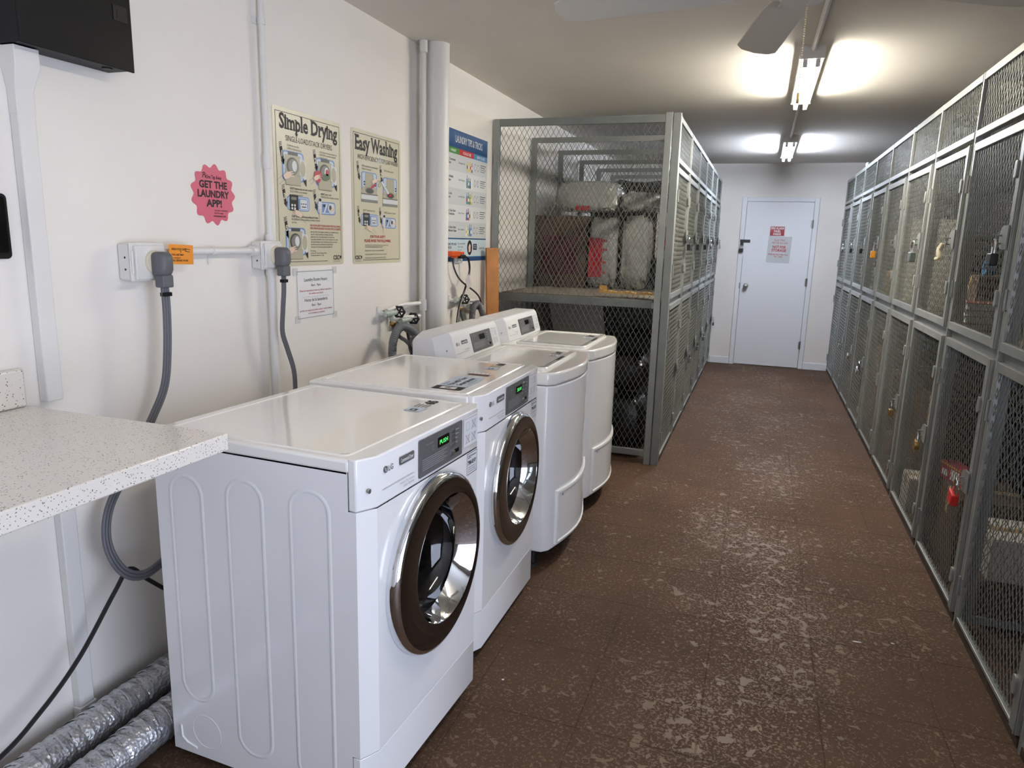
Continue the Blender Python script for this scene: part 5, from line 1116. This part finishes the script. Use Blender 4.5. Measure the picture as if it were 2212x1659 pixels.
# below the shelf
t = thing('curved_grey_board', 'grey board bent in a curve under the locker shelf', 'board', (0.42, 5.24, 0.0))
m = MB(); K = 10; a = []; 
for i in range(K+1):
    q = i/K; z = 1.04-0.9*q; a.append((-0.10+0.28*q**1.4, 0.03*math.sin(q*2), z))
top_ = [(x, y-0.008, z) for x, y, z in a]; bot_ = [(x+0.36+0.05*(1-k/K), y-0.008, z) for k, (x, y, z) in enumerate(a)]
bk = [(x, y+0.016, z) for x, y, z in top_]; bk2 = [(x, y+0.016, z) for x, y, z in bot_]; n1 = K+1
m.add(top_+bot_+bk+bk2, [(i, i+1, n1+i+1, n1+i) for i in range(K)] + [(2*n1+i+1, 2*n1+i, 3*n1+i, 3*n1+i+1) for i in range(K)] + [(i+1, i, 2*n1+i, 2*n1+i+1) for i in range(K)] + [(n1+i, n1+i+1, 3*n1+i+1, 3*n1+i) for i in range(K)] + [(0, n1, 3*n1, 2*n1), (n1-1, 3*n1-1, 4*n1-1, 2*n1-1)])
obj('sheet', m, GREYB, t)
bag('bin_bag', 'shiny black bin bag on the floor of the first left locker by the aisle', 'bag', (1.0, 5.02, 0.0), (0.15, 0.15, 0.22), BLKBAG, 3.3)
bag('bin_bag', 'black bin bag resting on the other bags under the locker shelf', 'bag', (0.98, 5.06, 0.47), (0.16, 0.17, 0.13), BLKBAG, 7.7)
bag('bin_bag', 'dark bag at the back below the first left locker shelf', 'bag', (0.98, 5.44, 0.0), (0.18, 0.10, 0.42), mat('dark_cloth_bag', (34, 33, 36), 0.7), 1.7)
bag('duffel_bag', 'dark duffel bag on the floor left of the curved board', 'bag', (0.26, 5.06, 0.0), (0.18, 0.16, 0.34), mat('dark_duffel', (40, 38, 36), 0.8), 5.2)
carton('dark carton on the floor behind the black bin bags', (0.72, 5.02, 0.0), 0.26, 0.18, 0.36, CARDD)
# left row, further lockers
for b in range(1, 6):
    yc = YL+0.02+(b+0.5)*LP; n = ORD[b+1]
    if b > 1: bag('storage_bag', 'dark packed bag on the shelf of the %s left locker' % n, 'bag', (0.68, yc, ZS), (0.44, 0.30, (0.46, 0.36)[b % 2]), mat('dark_cloth_bag', (34, 33, 36)), b*1.3)
    carton('brown moving box on the floor of the %s left locker' % n, (0.85, yc, 0.0), 0.5, 0.5, 0.55, CARD if b % 2 else CARDD)
# right row
def rc(b, f=0.5): return RY0+b*BW+f*BW
BLUT = mat('blue_tape', (30, 120, 170), 0.5)
def pan_fan(b):
    t = thing('floor_fan', 'black round fan with wire grille standing on a right locker shelf', 'fan', (3.0, 4.93, ZS))
    obj('stand', MB().box(-0.05, -0.14, 0, 0.05, 0.14, 0.03).box(-0.02, -0.16, 0.03, 0.02, -0.14, 0.2).box(-0.02, 0.14, 0.03, 0.02, 0.16, 0.2), BLACKM, t, bevel=0.003)
    ring = [[(dx, (0.15+dr)*math.cos(2*PI*i/32), 0.20+(0.15+dr)*math.sin(2*PI*i/32)) for i in range(32)] for dx, dr in ((-0.05, 0), (-0.05, 0.012), (0.05, 0.012), (0.05, 0.0), (-0.05, 0))]
    obj('ring', MB().loft(ring), BLACKM, t)
    g = MB()
    for k in range(4): g.loft([[(-0.052+0.003*math.sin(q), (0.03+k*0.035+0.003*math.cos(q))*math.cos(2*PI*i/28), 0.2+(0.03+k*0.035+0.003*math.cos(q))*math.sin(2*PI*i/28)) for i in range(28)] for q in [2*PI*w/5 for w in range(6)]])
    obj('grille', g, SILVER, t); obj('hub', MB().lathe([(0.0, -0.06), (0.03, -0.055), (0.03, 0.04), (0.0, 0.045)], (0, 0, 0.2), 'x', 16), BLACKM, t)
    for k in range(5):
        a = 2*PI*k/5; obj('fan_blade', MB().prism([(0.02, -0.02), (0.13, -0.05), (0.135, 0.03), (0.02, 0.02)], -0.01, -0.006, 0, lambda r, s, x: (x+s*0.3, r*math.cos(a)-s*math.sin(a), 0.2+r*math.sin(a)+s*math.cos(a))), GREYPD, t)
pan_fan(2)
tag(obj('blue_tape_roll', MB().loft([[(2.92+x, 4.30+r*math.cos(2*PI*i/20), 1.4215+r*math.sin(2*PI*i/20)) for i in range(20)] for x, r in ((-0.02, 0.022), (-0.02, 0.04), (0.02, 0.04), (0.02, 0.022), (-0.02, 0.022))]), BLUT), 'bright blue tape roll resting on boxes behind the upper mesh door', 'tape roll')
carton('low carton carrying the blue tape roll behind the upper mesh door', (2.96, 4.32, ZS), 0.30, 0.22, 0.25, CARDD)
def books(b, z, n, x, f, lab):
    rr_ = random.Random(b*7+n); zz = z
    for k in range(n):
        h = 0.022+rr_.random()*0.02; w = 0.18+rr_.random()*0.03
        o = thing('book', lab % ORD[k+1], 'book', (x, rc(b, f), zz), (rr_.random()-0.5)*0.06, 'books stacked in a right locker')
        mcol = mat('book_cover_%d' % rr_.randrange(5), ((150, 120, 90), (180, 170, 150), (120, 60, 50), (70, 80, 90), (196, 186, 166))[rr_.randrange(5)], 0.6)
        obj('cover', MB().box(-0.09, -w/2, 0, 0.09, w/2, 0.003).box(-0.09, -w/2, h-0.003, 0.09, w/2, h).box(0.086, -w/2, 0, 0.09, w/2, h), mcol, o); obj('pages', MB().box(-0.085, -w/2+0.004, 0.003, 0.086, w/2-0.004, h-0.003), PAPER, o)
        zz += h
books(3, ZS, 4, 2.86, 0.145, '%s book from the bottom in a low stack on the right locker shelf')
carton('tall cream carton on a right locker shelf just beyond the round fan', (2.90, 5.22, ZS), 0.24, 0.18, 0.56, CARDW, name='white_carton')
carton('small orange-brown box stacked on a flat white carton in a right locker', (2.99, 5.72, ZS+0.14), 0.18, 0.15, 0.18, mat('orange_brown_card', (196, 128, 56), 0.8))
carton('flat white carton under the small orange-brown box', (2.99, 5.72, ZS), 0.28, 0.20, 0.138, CARDW, name='white_carton')
carton('cream carton standing beyond the small orange-brown box', (2.90, 6.20, ZS), 0.24, 0.18, 0.60, CARDW, name='white_carton')
bag('yellow_bag', 'yellow cloth bag on the right locker shelf behind the orange padlock', 'bag', (2.90, 6.68, ZS), (0.12, 0.16, 0.10), mat('ochre_cloth', (196, 150, 70), 0.85), 2.2)
carton('brown carton filling the upper locker at the right picture edge', (3.2, rc(1, 0.55), ZS), 0.55, 0.5, 0.5, CARD)
carton('white carton low behind the mesh, near the red padlock at the right edge', (2.91, 3.33, 0.185), 0.28, 0.22, 0.18, CARDW, 0.0, name='white_carton')
carton('brown carton under the low white carton near the red padlock', (2.91, 3.33, 0.0), 0.30, 0.26, 0.184, CARDD)
carton('brown carton at the back of the nearest right locker', (3.35, rc(0, 0.5), 0.0), 0.6, 0.5, 0.7, CARD)
t = thing('snack_box', 'red and white printed packet lying in the lower locker with the red padlock', 'packet', (2.80, 3.80, 0.41), 0.25)
obj('carton', MB().box(-0.035, -0.10, 0, 0.035, 0.10, 0.085), mat('packet_red', (178, 40, 60), 0.4), t, bevel=0.003); obj('print', MB().box(-0.037, -0.08, 0.015, -0.0355, 0.0, 0.065).box(-0.037, 0.03, 0.02, -0.0355, 0.08, 0.05), PAPER, t); obj('stripe', MB().box(-0.0372, -0.10, 0.072, -0.0352, 0.10, 0.08), YEL, t)
carton('brown carton carrying the red and white packet', (2.89, 3.71, 0.0), 0.38, 0.28, 0.408, CARDD)
def suitcase(label, loc, w, h, d, m):
    t = thing('suitcase', label, 'suitcase', loc)
    obj('shell', MB().prism(rr_pts(-w/2, 0.03, w/2, h, 0.05, 4), -d/2, d/2, 0, lambda a, b, c: (c, a, b)), m, t, bevel=0.015)
    for k in range(5): obj('rib', MB().box(-d/2-0.004, -w*0.38+k*w*0.19-0.008, 0.08, -d/2+0.002, -w*0.38+k*w*0.19+0.008, h-0.05), m, t, bevel=0.002)
    obj('handle', MB().tube([(0, -0.07, h), (0, -0.07, h+0.035), (0, 0.07, h+0.035), (0, 0.07, h)], 0.009, 8), BLACKM, t)
    for s in (-1, 1): obj('wheel', MB().lathe([(0.0, -0.012), (0.03, -0.012), (0.03, 0.012), (0.0, 0.012)], (0, s*w*0.36, 0.03), 'y', 14), DARK, t)
suitcase('black ribbed suitcase in the lower locker with the round dial padlock', (3.15, rc(3, 0.4), 0.0), 0.46, 0.68, 0.26, mat('suitcase_black', (34, 34, 38), 0.45))
suitcase('dark brown suitcase on the shelf behind the orange padlock', (3.2, rc(6, 0.5), ZS), 0.5, 0.62, 0.26, mat('suitcase_brown', (66, 48, 38), 0.5))
carton('white carton on the floor of the lower locker with the dial padlock', (2.81, 4.60, 0.0), 0.2, 0.14, 0.20, CARDW, name='white_carton')
for b in (4, 5, 6, 7, 8, 9):
    n = ORD[10-b]
    carton('brown box on the floor of the %s right locker from the far door' % n, (3.15, rc(b, 0.48), 0.0), 0.55, 0.45, 0.5+0.08*(b % 3), CARD if b % 2 else CARDD)
for b in (5, 7, 8, 9):
    n = ORD[10-b]
    bag('storage_bag', 'dark bag on the shelf of the %s right locker from the far door' % n, 'bag', (3.3, rc(b, 0.5), ZS), (0.2, 0.3, 0.24), mat('dark_cloth_bag', (34, 33, 36)), b*2.1)
# crumbs on the floor
for k, (x, y, a, L) in enumerate(((2.30, 2.83, 0.1, 0.03), (2.43, 2.87, -0.3, 0.012), (1.10, 2.10, 0.4, 0.008))):
    tag(obj('floor_scrap', MB().box(-L/2, -0.002, 0.0002, L/2, 0.002, 0.003), PAPER, loc=(x, y, 0.0), rotz=a, bevel=0.0008), ('white thread scrap on the brown floor near the right lockers', 'tiny white crumb beside the thread scrap on the floor', 'tiny pale crumb on the floor near the nearest dryer')[k], 'scrap')
